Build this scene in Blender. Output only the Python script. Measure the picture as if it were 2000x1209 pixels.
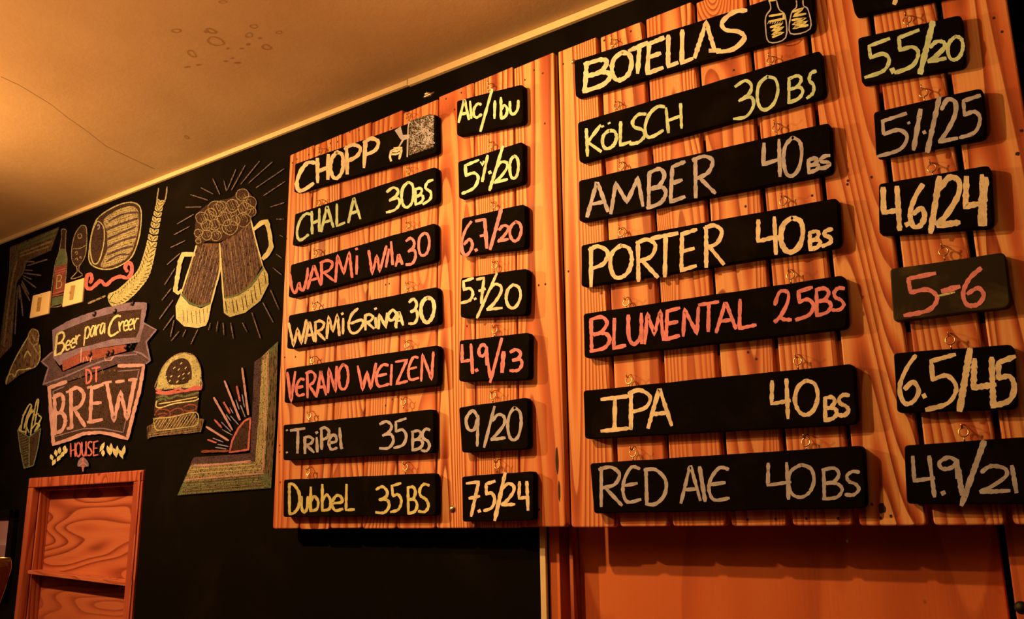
import bpy, bmesh, math, random
from mathutils import Vector, Matrix
random.seed(7)
SC = bpy.context.scene
COL = SC.collection
for o in list(bpy.data.objects): bpy.data.objects.remove(o)

# ------------------------------------------------------------------ camera
F = 1737.35                      # focal length in pixels of a 2000 px wide frame
YAW, PIT, ROL = 0.624937, 0.230879, -0.0137349
cy, sy, cp, sp = math.cos(YAW), math.sin(YAW), math.cos(PIT), math.sin(PIT)
fw = Vector((-sy*cp, cy*cp, sp)); rt = Vector((cy, sy, 0)); up = rt.cross(fw)
cr, sr = math.cos(ROL), math.sin(ROL)
rt2 = rt*cr + up*sr; up2 = up*cr - rt*sr
CAM = Vector((0, -1.8, 1.6))     # wall_back is the plane y = 0, floor z = 0
cam = bpy.data.cameras.new('camera'); co = bpy.data.objects.new('camera', cam); COL.objects.link(co)
co.matrix_world = Matrix(((rt2.x, up2.x, -fw.x, CAM.x), (rt2.y, up2.y, -fw.y, CAM.y), (rt2.z, up2.z, -fw.z, CAM.z), (0, 0, 0, 1)))
cam.sensor_width = 36; cam.lens = F*36/2000; cam.clip_start = .02
SC.camera = co

# ------------------------------------------------------------------ light and exposure
SC.view_settings.view_transform = 'Standard'; SC.view_settings.look = 'None'
SC.view_settings.gamma = 1; SC.view_settings.use_curve_mapping = False
SC.view_settings.exposure = 0.0
w = bpy.data.worlds.new('world'); SC.world = w; w.use_nodes = True
w.node_tree.nodes['Background'].inputs[0].default_value = (1, .5, .2, 1)
w.node_tree.nodes['Background'].inputs[1].default_value = .02
LC = (1.0, .47, .12)
def spot(name, loc, aim, power, size, blend, r=.02, c=LC):
    l = bpy.data.lights.new(name, 'SPOT'); l.energy = power; l.spot_size = math.radians(size); l.spot_blend = blend
    l.shadow_soft_size = r; l.color = c
    o = bpy.data.objects.new(name, l); COL.objects.link(o); o.location = loc
    o.rotation_euler = (Vector(aim)-Vector(loc)).to_track_quat('-Z', 'Y').to_euler(); return o
def point(name, loc, power, r=.06, c=LC):
    l = bpy.data.lights.new(name, 'POINT'); l.energy = power; l.shadow_soft_size = r; l.color = c
    o = bpy.data.objects.new(name, l); COL.objects.link(o); o.location = loc; return o
spot('left_board_spotlight', (-3.35, -1.30, 2.66), (-2.35, 0, 1.85), 185, 138, 1.0)
spot('right_board_spotlight', (-1.62, -1.15, 2.78), (-.55, 0, 1.95), 84, 110, .8)
spot('ceiling_fill', (-2.6, -1.95, 1.55), (-2.75, -1.95, 2.88), 135, 165, 1.0, .1, (1, .45, .12))  # unseen fill light, turned upward to brighten the ceiling without lighting the boards
spot('rear_ceiling_fill', (-.75, -2.1, 1.5), (-.85, -2.0, 2.88), 120, 165, 1.0, .1, (1, .42, .10))  # second added fill, lifts the middle and right of the ceiling; no fixture here
point('room_fill', (-1.2, -3.2, 2.1), 1, .12)  # weak fill added behind the camera, stands for no actual lamp

# ------------------------------------------------------------------ helpers
def U(px, py, Y=0.0):
    """point of the photograph -> point on the plane y = Y that is parallel to the wall"""
    a, b = (px-1000)/F, (py-604.5)/F
    d = rt2*a - up2*b + fw
    return CAM + d*((Y-CAM.y)/d.y)
def UC(px, py, Z):
    a, b = (px-1000)/F, (py-604.5)/F
    d = rt2*a - up2*b + fw
    return CAM + d*((Z-CAM.z)/d.z)

def tag(o, label=None, cat=None, group=None, kind=None):
    if label: o['label'] = label
    if cat: o['category'] = cat
    if group: o['group'] = group
    if kind: o['kind'] = kind
    return o
def empty(name, loc, label=None, cat=None, group=None, kind=None):
    o = bpy.data.objects.new(name, None); COL.objects.link(o); o.location = loc; o.empty_display_size = .05
    return tag(o, label, cat, group, kind)
class MB:
    def __init__(s): s.v = []; s.f = []; s.sm = []
    def add(s, vs, fs, smooth=False):
        n = len(s.v); s.v += [Vector(v) for v in vs]; s.f += [tuple(i+n for i in f) for f in fs]; s.sm += [smooth]*len(fs)
    def box(s, a, b, bev=0):
        x0, y0, z0 = a; x1, y1, z1 = b
        if not bev:
            s.add([(x0,y0,z0),(x1,y0,z0),(x1,y1,z0),(x0,y1,z0),(x0,y0,z1),(x1,y0,z1),(x1,y1,z1),(x0,y1,z1)],
                  [(0,3,2,1),(4,5,6,7),(0,1,5,4),(1,2,6,5),(2,3,7,6),(3,0,4,7)])
        else:
            bm = bmesh.new(); bmesh.ops.create_cube(bm, size=1)
            for v in bm.verts: v.co = Vector(((x0+x1)/2+v.co.x*(x1-x0), (y0+y1)/2+v.co.y*(y1-y0), (z0+z1)/2+v.co.z*(z1-z0)))
            bmesh.ops.bevel(bm, geom=list(bm.edges), offset=bev, segments=2, affect='EDGES', profile=.6)
            bm.verts.index_update()
            s.add([v.co.copy() for v in bm.verts], [tuple(v.index for v in f.verts) for f in bm.faces]); bm.free()
    def tube(s, pts, r, n=8, closed=False):
        pts = [Vector(p) for p in pts]; m = len(pts); vs = []; fs = []
        for i, p in enumerate(pts):
            a = pts[(i-1) % m] if (closed or i > 0) else p; b = pts[(i+1) % m] if (closed or i < m-1) else p
            t = (b-a).normalized(); q = Vector((0, 0, 1)) if abs(t.z) < .9 else Vector((1, 0, 0))
            if closed: q = Vector((0, 1, 0))
            u = t.cross(q).normalized(); v = t.cross(u)
            rr = r[i] if isinstance(r, (list, tuple)) else r
            for k in range(n):
                an = 2*math.pi*k/n; vs.append(p+u*math.cos(an)*rr+v*math.sin(an)*rr)
        for i in range(m if closed else m-1):
            j = (i+1) % m
            for k in range(n): fs.append((i*n+k, i*n+(k+1) % n, j*n+(k+1) % n, j*n+k))
        if not closed: fs.append(tuple(range(n))[::-1]); fs.append(tuple((m-1)*n+k for k in range(n)))
        s.add(vs, fs, True)
    def lathe(s, prof, c, axis='Z', n=32):
        vs = []; fs = []
        for (r, h) in prof:
            for k in range(n):
                a = 2*math.pi*k/n
                if axis == 'Z': vs.append((c[0]+r*math.cos(a), c[1]+r*math.sin(a), c[2]+h))
                else: vs.append((c[0]+r*math.cos(a), c[1]+h, c[2]+r*math.sin(a)))
        m = len(prof)
        for i in range(m-1):
            for k in range(n): fs.append((i*n+k, i*n+(k+1) % n, (i+1)*n+(k+1) % n, (i+1)*n+k))
        s.add(vs, fs, True)
    def build(s, name, mat, parent=None, **kw):
        me = bpy.data.meshes.new(name); off = parent_world(parent) if parent else Vector()
        me.from_pydata([v-off for v in s.v], [], s.f); me.update()
        me.polygons.foreach_set('use_smooth', s.sm)
        if mat: me.materials.append(mat)
        o = bpy.data.objects.new(name, me); COL.objects.link(o)
        if parent: o.parent = parent
        return tag(o, **kw)
def parent_world(p):
    v = Vector(p.location)
    while p.parent: p = p.parent; v += Vector(p.location)
    return v
def set_origin(o, loc):
    loc = Vector(loc)
    for v in o.data.vertices: v.co -= loc
    o.location = loc

# ------------------------------------------------------------------ materials
def s2l(c): return [((x/255+.055)/1.055)**2.4 if x > 10 else x/255/12.92 for x in c]
def alb(c, k=1.0):
    """surface colour that looks like the sRGB colour c under the warm lamps"""
    l = s2l(c); r = (l[0]/1.0, l[1]/.47, l[2]/.12)
    return tuple(min(.92, max(.002, x*k)) for x in r)+(1,)
class Mat:
    def __init__(s, name, rough=.6):
        s.m = bpy.data.materials.new(name); s.m.use_nodes = True; s.t = s.m.node_tree; s.n = s.t.nodes
        s.b = s.n['Principled BSDF']; s.b.inputs['Roughness'].default_value = rough
    def N(s, t, **kw):
        n = s.n.new(t)
        for k, v in kw.items():
            if k in n.inputs: n.inputs[k].default_value = v
            else: setattr(n, k, v)
        return n
    def L(s, a, b): s.t.links.new(a, b)
    def coord(s, scale=(1, 1, 1), rnd=0):
        tc = s.N('ShaderNodeNewGeometry'); out = tc.outputs['Position']
        if rnd:
            oi = s.N('ShaderNodeObjectInfo'); mu = s.N('ShaderNodeMath', operation='MULTIPLY'); mu.inputs[1].default_value = rnd
            s.L(oi.outputs['Random'], mu.inputs[0]); ad = s.N('ShaderNodeVectorMath', operation='ADD')
            s.L(out, ad.inputs[0]); s.L(mu.outputs[0], ad.inputs[1]); out = ad.outputs[0]
        mp = s.N('ShaderNodeVectorMath', operation='MULTIPLY'); mp.inputs[1].default_value = scale
        s.L(out, mp.inputs[0]); return mp.outputs[0]
    def noise(s, co, scale, detail=2, rough=.5, dist=0):
        n = s.N('ShaderNodeTexNoise'); n.inputs['Scale'].default_value = scale; n.inputs['Detail'].default_value = detail
        n.inputs['Roughness'].default_value = rough; n.inputs['Distortion'].default_value = dist
        s.L(co, n.inputs['Vector']); return n.outputs['Fac']
    def ramp(s, fac, stops, interp='LINEAR'):
        r = s.N('ShaderNodeValToRGB'); r.color_ramp.interpolation = interp; e = r.color_ramp.elements
        while len(e) < len(stops): e.new(.5)
        for i, (p, c) in enumerate(stops):
            e[i].position = p; e[i].color = c if len(c) == 4 else tuple(c)+(1,)
        s.L(fac, r.inputs[0]); return r.outputs[0]
    def math(s, op, a, b=None):
        n = s.N('ShaderNodeMath', operation=op)
        for i, x in enumerate((a, b)):
            if x is None: continue
            if isinstance(x, (int, float)): n.inputs[i].default_value = x
            else: s.L(x, n.inputs[i])
        return n.outputs[0]
    def mix(s, f, a, b, mode='MIX'):
        n = s.N('ShaderNodeMix', data_type='RGBA', blend_type=mode)
        for sock, x in ((n.inputs['Factor'], f), (n.inputs[6], a), (n.inputs[7], b)):
            if hasattr(x, 'is_output') or hasattr(x, 'links'): s.L(x, sock)
            else: sock.default_value = x
        return n.outputs[2]
    def bump(s, h, strength=.3, dist=.002):
        b = s.N('ShaderNodeBump'); b.inputs['Strength'].default_value = strength; b.inputs['Distance'].default_value = dist
        s.L(h, b.inputs['Height']); s.L(b.outputs[0], s.b.inputs['Normal'])
    def col(s, c):
        if isinstance(c, tuple): s.b.inputs['Base Color'].default_value = c
        else: s.L(c, s.b.inputs['Base Color'])
G4 = lambda x: (x, x, x, 1)

def wood(name, light, mid, dark, vert=True, ringn=9, scale=7, rough=.5, stretch=.11, spec=.35, knots=True):
    m = Mat(name, rough); m.b.inputs['Specular IOR Level'].default_value = spec
    sc = (1, 1, stretch) if vert else (stretch, 1, 1)
    co = m.coord(sc, 37.0)
    n = m.noise(co, scale, 1.2, .45)
    # knots push the rings outwards
    if knots:
        kc = m.coord((1, 1, .33) if vert else (.33, 1, 1), 37.0)
        vo = m.N('ShaderNodeTexVoronoi', feature='F1'); vo.inputs['Scale'].default_value = 3.3; m.L(kc, vo.inputs['Vector'])
        k = m.math('SUBTRACT', 1, m.math('MULTIPLY', vo.outputs['Distance'], 3.6)); k = m.math('MAXIMUM', k, 0)
        n = m.math('ADD', n, m.math('MULTIPLY', m.math('MULTIPLY', k, k), .42))
        kn = m.math('GREATER_THAN', k, .955)
    r = m.math('FRACT', m.math('MULTIPLY', n, ringn*2.0))
    grain = m.ramp(r, [(0, light), (.34, light), (.62, mid), (.86, dark), (.95, dark), (1, light)])
    fine = m.noise(m.coord((1, 1, .02) if vert else (.02, 1, 1), 37.0), 260, 3)
    c = m.mix(m.math('MULTIPLY', m.math('SUBTRACT', fine, .32), .9), grain, mid)
    big = m.noise(m.coord((1, 1, .25) if vert else (.25, 1, 1), 37.0), 4, 1)
    c = m.mix(m.ramp(big, [(.35, G4(0)), (.7, G4(.55))]), c, mid)
    if knots: c = m.mix(kn, c, dark)
    oi = m.N('ShaderNodeObjectInfo')
    c = m.mix(m.math('MULTIPLY', oi.outputs['Random'], .35), c, m.mix(1.0, c, (.86, .72, .6, 1), 'MULTIPLY'))
    m.col(c); m.bump(m.math('ADD', m.math('MULTIPLY', fine, .5), m.math('MULTIPLY', r, .12)), .35, .0012)
    return m.m
M = {}
M['pine'] = wood('pine_plank', alb((243, 140, 55)), alb((206, 82, 26)), alb((126, 34, 10)), ringn=16, stretch=.06, scale=6)
M['pine_edge'] = wood('pine_niche', alb((190, 80, 32)), alb((166, 58, 22)), alb((120, 38, 14)), scale=6)
M['ply'] = wood('plywood_niche', alb((196, 86, 34)), alb((180, 70, 27)), alb((118, 38, 14)), vert=False, scale=7, ringn=6, stretch=.2)
M['door'] = wood('shutter_wood', alb((222, 92, 28)), alb((212, 82, 24)), alb((186, 66, 20)), scale=4, ringn=3, knots=False)
def black(name, c=(.0075, .0065, .006), smear=(.03, .024, .018), amt=.5, rough=.55, sc=6, spec=.22):
    m = Mat(name, rough); m.b.inputs['Specular IOR Level'].default_value = spec
    co = m.coord()
    f = m.ramp(m.noise(co, sc, 4, .6, .6), [(.5, G4(0)), (.85, G4(amt))])
    m.col(m.mix(f, c+(1,), smear+(1,)))
    m.bump(m.noise(m.coord((.15, 1, 1)), 160, 3), .25, .0006)
    return m.m
M['chalkboard'] = black('chalkboard_paint', (.0016, .0013, .0012), (.012, .009, .006), .6, .85, 3, .08)
M['plaque'] = black('plaque_black_paint', (.0018, .0011, .0008), (.014, .010, .006), .6, .8, 9, .05)
M['plaque_smear'] = black('plaque_rubbed_paint', (.012, .010, .006), (.11, .10, .06), 1, .6, 7)
def chalk(name, c, cover=.8, scale=330, base=(.006, .004, .003, 1), stroke=(1, 1, 1), k=1.12):
    m = Mat(name, .95); m.b.inputs['Specular IOR Level'].default_value = .1
    a = alb(c, k); co = m.coord(stroke)
    n = m.noise(co, scale, 3, .65)
    lo = .62-.3*cover
    f = m.ramp(n, [(max(0, lo-.10), G4(0)), (lo+.06, G4(1))])
    n2 = m.noise(co, scale/9, 2)
    f2 = m.ramp(n2, [(.25, G4(.70)), (.6, G4(1))])
    m.col(m.mix(m.math('MULTIPLY', f, f2), base, a))
    return m.m
CH = {'y': (238, 190, 92), 'g': (196, 190, 84), 'r': (226, 108, 70), 't': (182, 136, 92), 'o': (214, 160, 66)}
for k, c in CH.items(): M['c'+k] = chalk('chalk_'+{'y': 'yellow', 'g': 'lime', 'r': 'coral', 't': 'cream', 'o': 'ochre'}[k], c, .95)
M['scrib'] = chalk('chalk_scribble', (140, 100, 56), .3, 240)
def mc(name, c, cover=.55, scale=210, stroke=(1, 1, 1), k=.86): return chalk('mural_'+name, c, cover-.06, scale, stroke=stroke, k=k)
M['m_brown'] = mc('brown', (118, 70, 34), .55, 200, (1, 1, .25))
M['m_dbrown'] = mc('dark_brown', (74, 40, 20), .6)
M['m_tan'] = mc('tan', (170, 118, 56), .55)
M['m_yel'] = mc('yellow', (214, 160, 76), .85)
M['m_straw'] = mc('straw', (190, 142, 62), .75)
M['m_grn'] = mc('green', (108, 94, 42), .7)
M['m_pur'] = mc('mauve', (136, 88, 66), .8)
M['m_dpur'] = mc('dull_mauve', (92, 54, 36), .65)
M['m_red'] = mc('coral', (200, 86, 54), .85)
M['m_org'] = mc('orange', (150, 62, 32), .75)
M['m_ray'] = mc('ray', (134, 90, 54), .55)
M['m_wht'] = mc('white', (150, 118, 92), .8)
M['m_peach'] = mc('peach', (200, 120, 78), .9)

m = Mat('ceiling_plaster', .85); co_ = m.coord()
m.b.inputs['Specular IOR Level'].default_value = .2
n = m.noise(co_, 2.2, 5, .6); n2 = m.noise(co_, 38, 4, .7)
m.col(m.mix(m.ramp(n, [(.3, G4(0)), (.75, G4(1))]), (.60, .47, .34, 1), (.50, .37, .27, 1)))
m.bump(m.math('ADD', m.math('MULTIPLY', m.noise(co_, 1.6, 1), 4.0), m.math('MULTIPLY', n2, .12)), .5, .012)
M['ceiling'] = m.m
m = Mat('stain', .9); m.col((.36, .235, .145, 1)); M['stain'] = m.m
m = Mat('hairline_crack', .9); m.col((.50, .375, .265, 1)); M['crack'] = m.m
m = Mat('stain_inner', .9); m.col((.44, .32, .22, 1)); M['stain_in'] = m.m
m = Mat('cream_trim_paint', .5); m.col(m.mix(m.noise(m.coord(), 25, 3), (.88, .80, .62, 1), (.72, .64, .48, 1))); M['trim'] = m.m
m = Mat('beige_wall_paint', .8); m.col(m.mix(m.noise(m.coord(), 3, 3), (.07, .05, .035, 1), (.05, .035, .025, 1))); M['beige'] = m.m
m = Mat('floor_tile', .4); m.col(m.mix(m.noise(m.coord(), 5, 4), (.05, .03, .02, 1), (.03, .02, .013, 1))); M['floor'] = m.m
m = Mat('brass_wire', .3); m.b.inputs['Metallic'].default_value = 1; m.col((.80, .66, .46, 1)); M['wire'] = m.m
m = Mat('zinc_screw', .35); m.b.inputs['Metallic'].default_value = 1; m.col((.72, .70, .66, 1)); M['zinc'] = m.m
m = Mat('cream_switch_plastic', .25); m.col((.92, .80, .60, 1)); M['plate'] = m.m
m = Mat('tan_switch_slot', .4); m.col((.42, .30, .16, 1)); M['slot'] = m.m
m = Mat('black_metal', .6); m.col((.0015, .0015, .0015, 1)); M['blackm'] = m.m
m = Mat('nail_hole', .8); m.col((.03, .012, .006, 1)); M['hole'] = m.m
m = Mat('black_frame', .25); m.col((.004, .004, .004, 1)); M['frame'] = m.m
m = Mat('print_paper', .6)
M['paper'] = m.m
sp_ = m.N('ShaderNodeSeparateXYZ'); m.L(m.coord(), sp_.inputs[0])
m.col(m.ramp(m.math('MULTIPLY', m.math('SUBTRACT', sp_.outputs[2], 1.2), 2.0), [(.62, alb((150, 84, 62))), (.645, alb((150, 84, 62))), (.65, alb((176, 116, 78))), (.70, alb((160, 92, 66)))]))
m = Mat('amber_glass', .08); m.col((.30, .12, .03, 1)); m.b.inputs['Transmission Weight'].default_value = .55; m.b.inputs['IOR'].default_value = 1.45; M['glass'] = m.m
m = Mat('gilt_rim', .2); m.b.inputs['Metallic'].default_value = 1; m.col((.7, .5, .25, 1)); M['gilt'] = m.m

# ------------------------------------------------------------------ the room
ZC = 1.6+.700*1.8+.019           # ceiling height
X0, X1, Y0 = -5.2, 2.2, -4.6
NX0, NX1, NZ0, NZ1 = -3.648, -2.940, 1.02, 1.749     # niche opening
DX0, DX1, DZ1 = -1.205, .0495, 1.75                      # serving shutter opening (upper edge hidden by the boards)
b = MB()
xs = [X0, NX0, NX1, DX0, DX1, X1+.1]; zs = [-.1, .9, NZ0, NZ1, DZ1, ZC+.1]
for i in range(5):
    for j in range(5):
        x0, x1, z0, z1 = xs[i], xs[i+1], zs[j], zs[j+1]
        if z1-z0 < .0005: continue
        if i == 1 and j == 2: continue
        if i == 3 and j in (1, 2, 3): continue
        b.add([(x0, 0, z0), (x1, 0, z0), (x1, 0, z1), (x0, 0, z1)], [(0, 1, 2, 3)])
def reveal(b, x0, x1, z0, z1, d):
    b.add([(x0, 0, z0), (x0, 0, z1), (x0, d, z1), (x0, d, z0)], [(0, 1, 2, 3)])
    b.add([(x1, 0, z0), (x1, d, z0), (x1, d, z1), (x1, 0, z1)], [(0, 1, 2, 3)])
    b.add([(x0, 0, z1), (x1, 0, z1), (x1, d, z1), (x0, d, z1)], [(0, 1, 2, 3)])
    b.add([(x0, 0, z0), (x0, d, z0), (x1, d, z0), (x1, 0, z0)], [(0, 1, 2, 3)])
reveal(b, NX0, NX1, NZ0, NZ1, .12); reveal(b, DX0, DX1, .9, DZ1, .12)
b.add([(X0, .12, -.1), (X1+.1, .12, -.1), (X1+.1, .12, ZC+.1), (X0, .12, ZC+.1)], [(0, 1, 2, 3)])
wall = b.build('wall_back', M['chalkboard'], None, kind='structure', label='black chalkboard painted wall covered with coloured chalk drawings')
def slab(name, a, c, mat):
    b = MB(); b.box(a, c); return b.build(name, mat, None, kind='structure')
slab('floor', (X0-.1, Y0-.1, -.1), (X1+.1, .13, 0), M['floor'])
b = MB(); NXg, NYg = 46, 40
def zceil(x, y): return ZC
for i in range(NXg+1):
    for j in range(NYg+1):
        x = X0-.1+(X1-X0+.2)*i/NXg; y = Y0-.1+(0.1-Y0)*j/NYg
        b.v.append(Vector((x, y, zceil(x, y))))
for i in range(NXg):
    for j in range(NYg):
        a = i*(NYg+1)+j; b.f.append((a, a+1, a+NYg+2, a+NYg+1)); b.sm.append(True)
ceil = b.build('ceiling', M['ceiling'], None, kind='structure', label='stained cream plaster ceiling')
slab('wall_left', (X0-.1, Y0-.1, 0), (X0, .12, ZC), M['beige'])
slab('wall_right', (X1, Y0-.1, 0), (X1+.1, .12, ZC), M['beige'])
slab('wall_rear', (X0-.1, Y0-.1, 0), (X1+.1, Y0, ZC), M['beige'])
# cream battens along the joint of wall and ceiling
xj = U(796, 166, -.012).x
b = MB(); b.box((X0, -.012, ZC-.0175), (xj-.0025, -.0005, ZC-.0005), .0015); b.build('trim_1', M['trim'], None, kind='structure', label='thin cream batten under the ceiling, left length')
b = MB(); b.box((xj+.0015, -.013, ZC-.0215), (X1, -.0005, ZC-.0005), .0015); b.build('trim_2', M['trim'], None, kind='structure', label='thicker cream batten under the ceiling, right length')
# ceiling stains
def blob(cx, cy, rx, ry, ang, n=22, k=1, jit=.10):
    o = []; ph = random.random()*6
    for i in range(n):
        a = 2*math.pi*i/n; r = 1+jit*math.sin(2*a+ph)+jit*.6*math.sin(3*a+ph*2)
        x = rx*r*k*math.cos(a); y = ry*r*k*math.sin(a); c, s = math.cos(ang), math.sin(ang)
        o.append((cx+x*c-y*s, cy+x*s+y*c))
    return o
def stain(cx, cy, rx, ry, ang=0, ring=.72):
    st = random.getstate(); o = blob(cx, cy, rx, ry, ang); random.setstate(st); i = blob(cx, cy, rx, ry, ang, k=ring)
    n = len(o); b = MB()
    b.add([UC(x, y, ZC-.0006) for x, y in o]+[UC(x, y, ZC-.0006) for x, y in i], [(q, (q+1) % n, n+(q+1) % n, n+q) for q in range(n)])
    s_ = b.build('water_stain', M['stain'], ceil)
for a in [(344, 60.5, 9, 4.5, .05), (412, 61, 11, 5, .25, .6), (420.5, 81, 18.5, 8, .32, .82), (374, 105, 10, 5.5, .5, .75), (486, 69, 7.5, 5, .1),
          (495.5, 52, 7.5, 4.5, .15), (520, 92.5, 9.5, 5.5, .1), (545, 63.5, 6.5, 3.2, .1), (401, 62, 4, 2.5, .3, .3),
          (365, 131, 5, 2, 0, .1), (387, 127, 4.5, 1.8, 0, .1), (440, 120, 4, 1.6, .1, .1), (463, 123, 6, 2.2, .1, .1), (507, 75, 3.5, 2, .2, .1),
          (484, 87, 3.5, 2.6, 0, .1), (435, 4, 8, 3, 0), (444, 95, 2.4, 2, 0, .1), (453, 114, 3, 1.3, 0, .1), (471, 95, 3.6, 1.4, 0, .1), (364, 268, 5, 2.6, .6)]:
    stain(*a)

# hairline crack running across the plaster
b = MB(); cr_ = [(0, 150), (35, 166), (62, 182), (98, 204), (128, 228), (168, 256), (206, 286), (248, 306), (300, 330)]
for (x0, y0), (x1, y1) in zip(cr_, cr_[1:]):
    b.add([UC(x0, y0-.6, ZC-.0006), UC(x1, y1-.6, ZC-.0006), UC(x1, y1+.6, ZC-.0006), UC(x0, y0+.6, ZC-.0006)], [(0, 1, 2, 3)])
b.build('hairline_crack', M['crack'], ceil)

# ------------------------------------------------------------------ chalk strokes
def smooth(pts, n=5, closed=False):
    P = [Vector(p) for p in pts]
    if len(P) < 3: return P
    o = []
    m_ = len(P) if closed else len(P)-1
    for i in range(m_):
        if closed: a, b_, c, d = P[i-1], P[i], P[(i+1) % len(P)], P[(i+2) % len(P)]
        else: a, b_, c, d = P[max(i-1, 0)], P[i], P[i+1], P[min(i+2, len(P)-1)]
        for k in range(n):
            t = k/n
            o.append(.5*((2*b_)+(c-a)*t+(2*a-5*b_+4*c-d)*t*t+(3*b_-a-3*c+d)*t**3))
    o.append(P[0] if closed else P[-1]); return o
def ribbon(b, pts, w, Y, jit=.22):
    """chalk stroke: pts in photograph pixels, laid down on the plane y = Y"""
    P = [Vector((p[0], p[1])) for p in pts]; Q = [P[0]]
    for a, c in zip(P, P[1:]):
        L_ = (c-a).length
        if L_ < 1e-4: continue
        k = max(1, int(L_/5))
        for i in range(1, k+1): Q.append(a.lerp(c, i/k))
    if len(Q) < 2: return
    n = len(Q); vs = []
    for i, p in enumerate(Q):
        t = (Q[min(i+1, n-1)]-Q[max(i-1, 0)]).normalized(); nr = Vector((-t.y, t.x))
        ww = w*.5*(1+random.uniform(-jit, jit))
        if i == 0 or i == n-1: ww *= .72
        e = -t*w*.22 if i == 0 else (t*w*.22 if i == n-1 else Vector((0, 0)))
        for s_ in (1, -1):
            q = p+e+nr*ww*s_; vs.append(U(q.x, q.y, Y))
    b.add(vs, [(2*i, 2*i+1, 2*i+3, 2*i+2) for i in range(n-1)])
O_ = [(.5, 1), (.12, .82), (0, .45), (.18, .1), (.5, 0), (.84, .14), (1, .5), (.88, .85), (.5, 1)]
def L(*p): return ('l', list(p))
def S(*p): return ('s', list(p))
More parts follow.
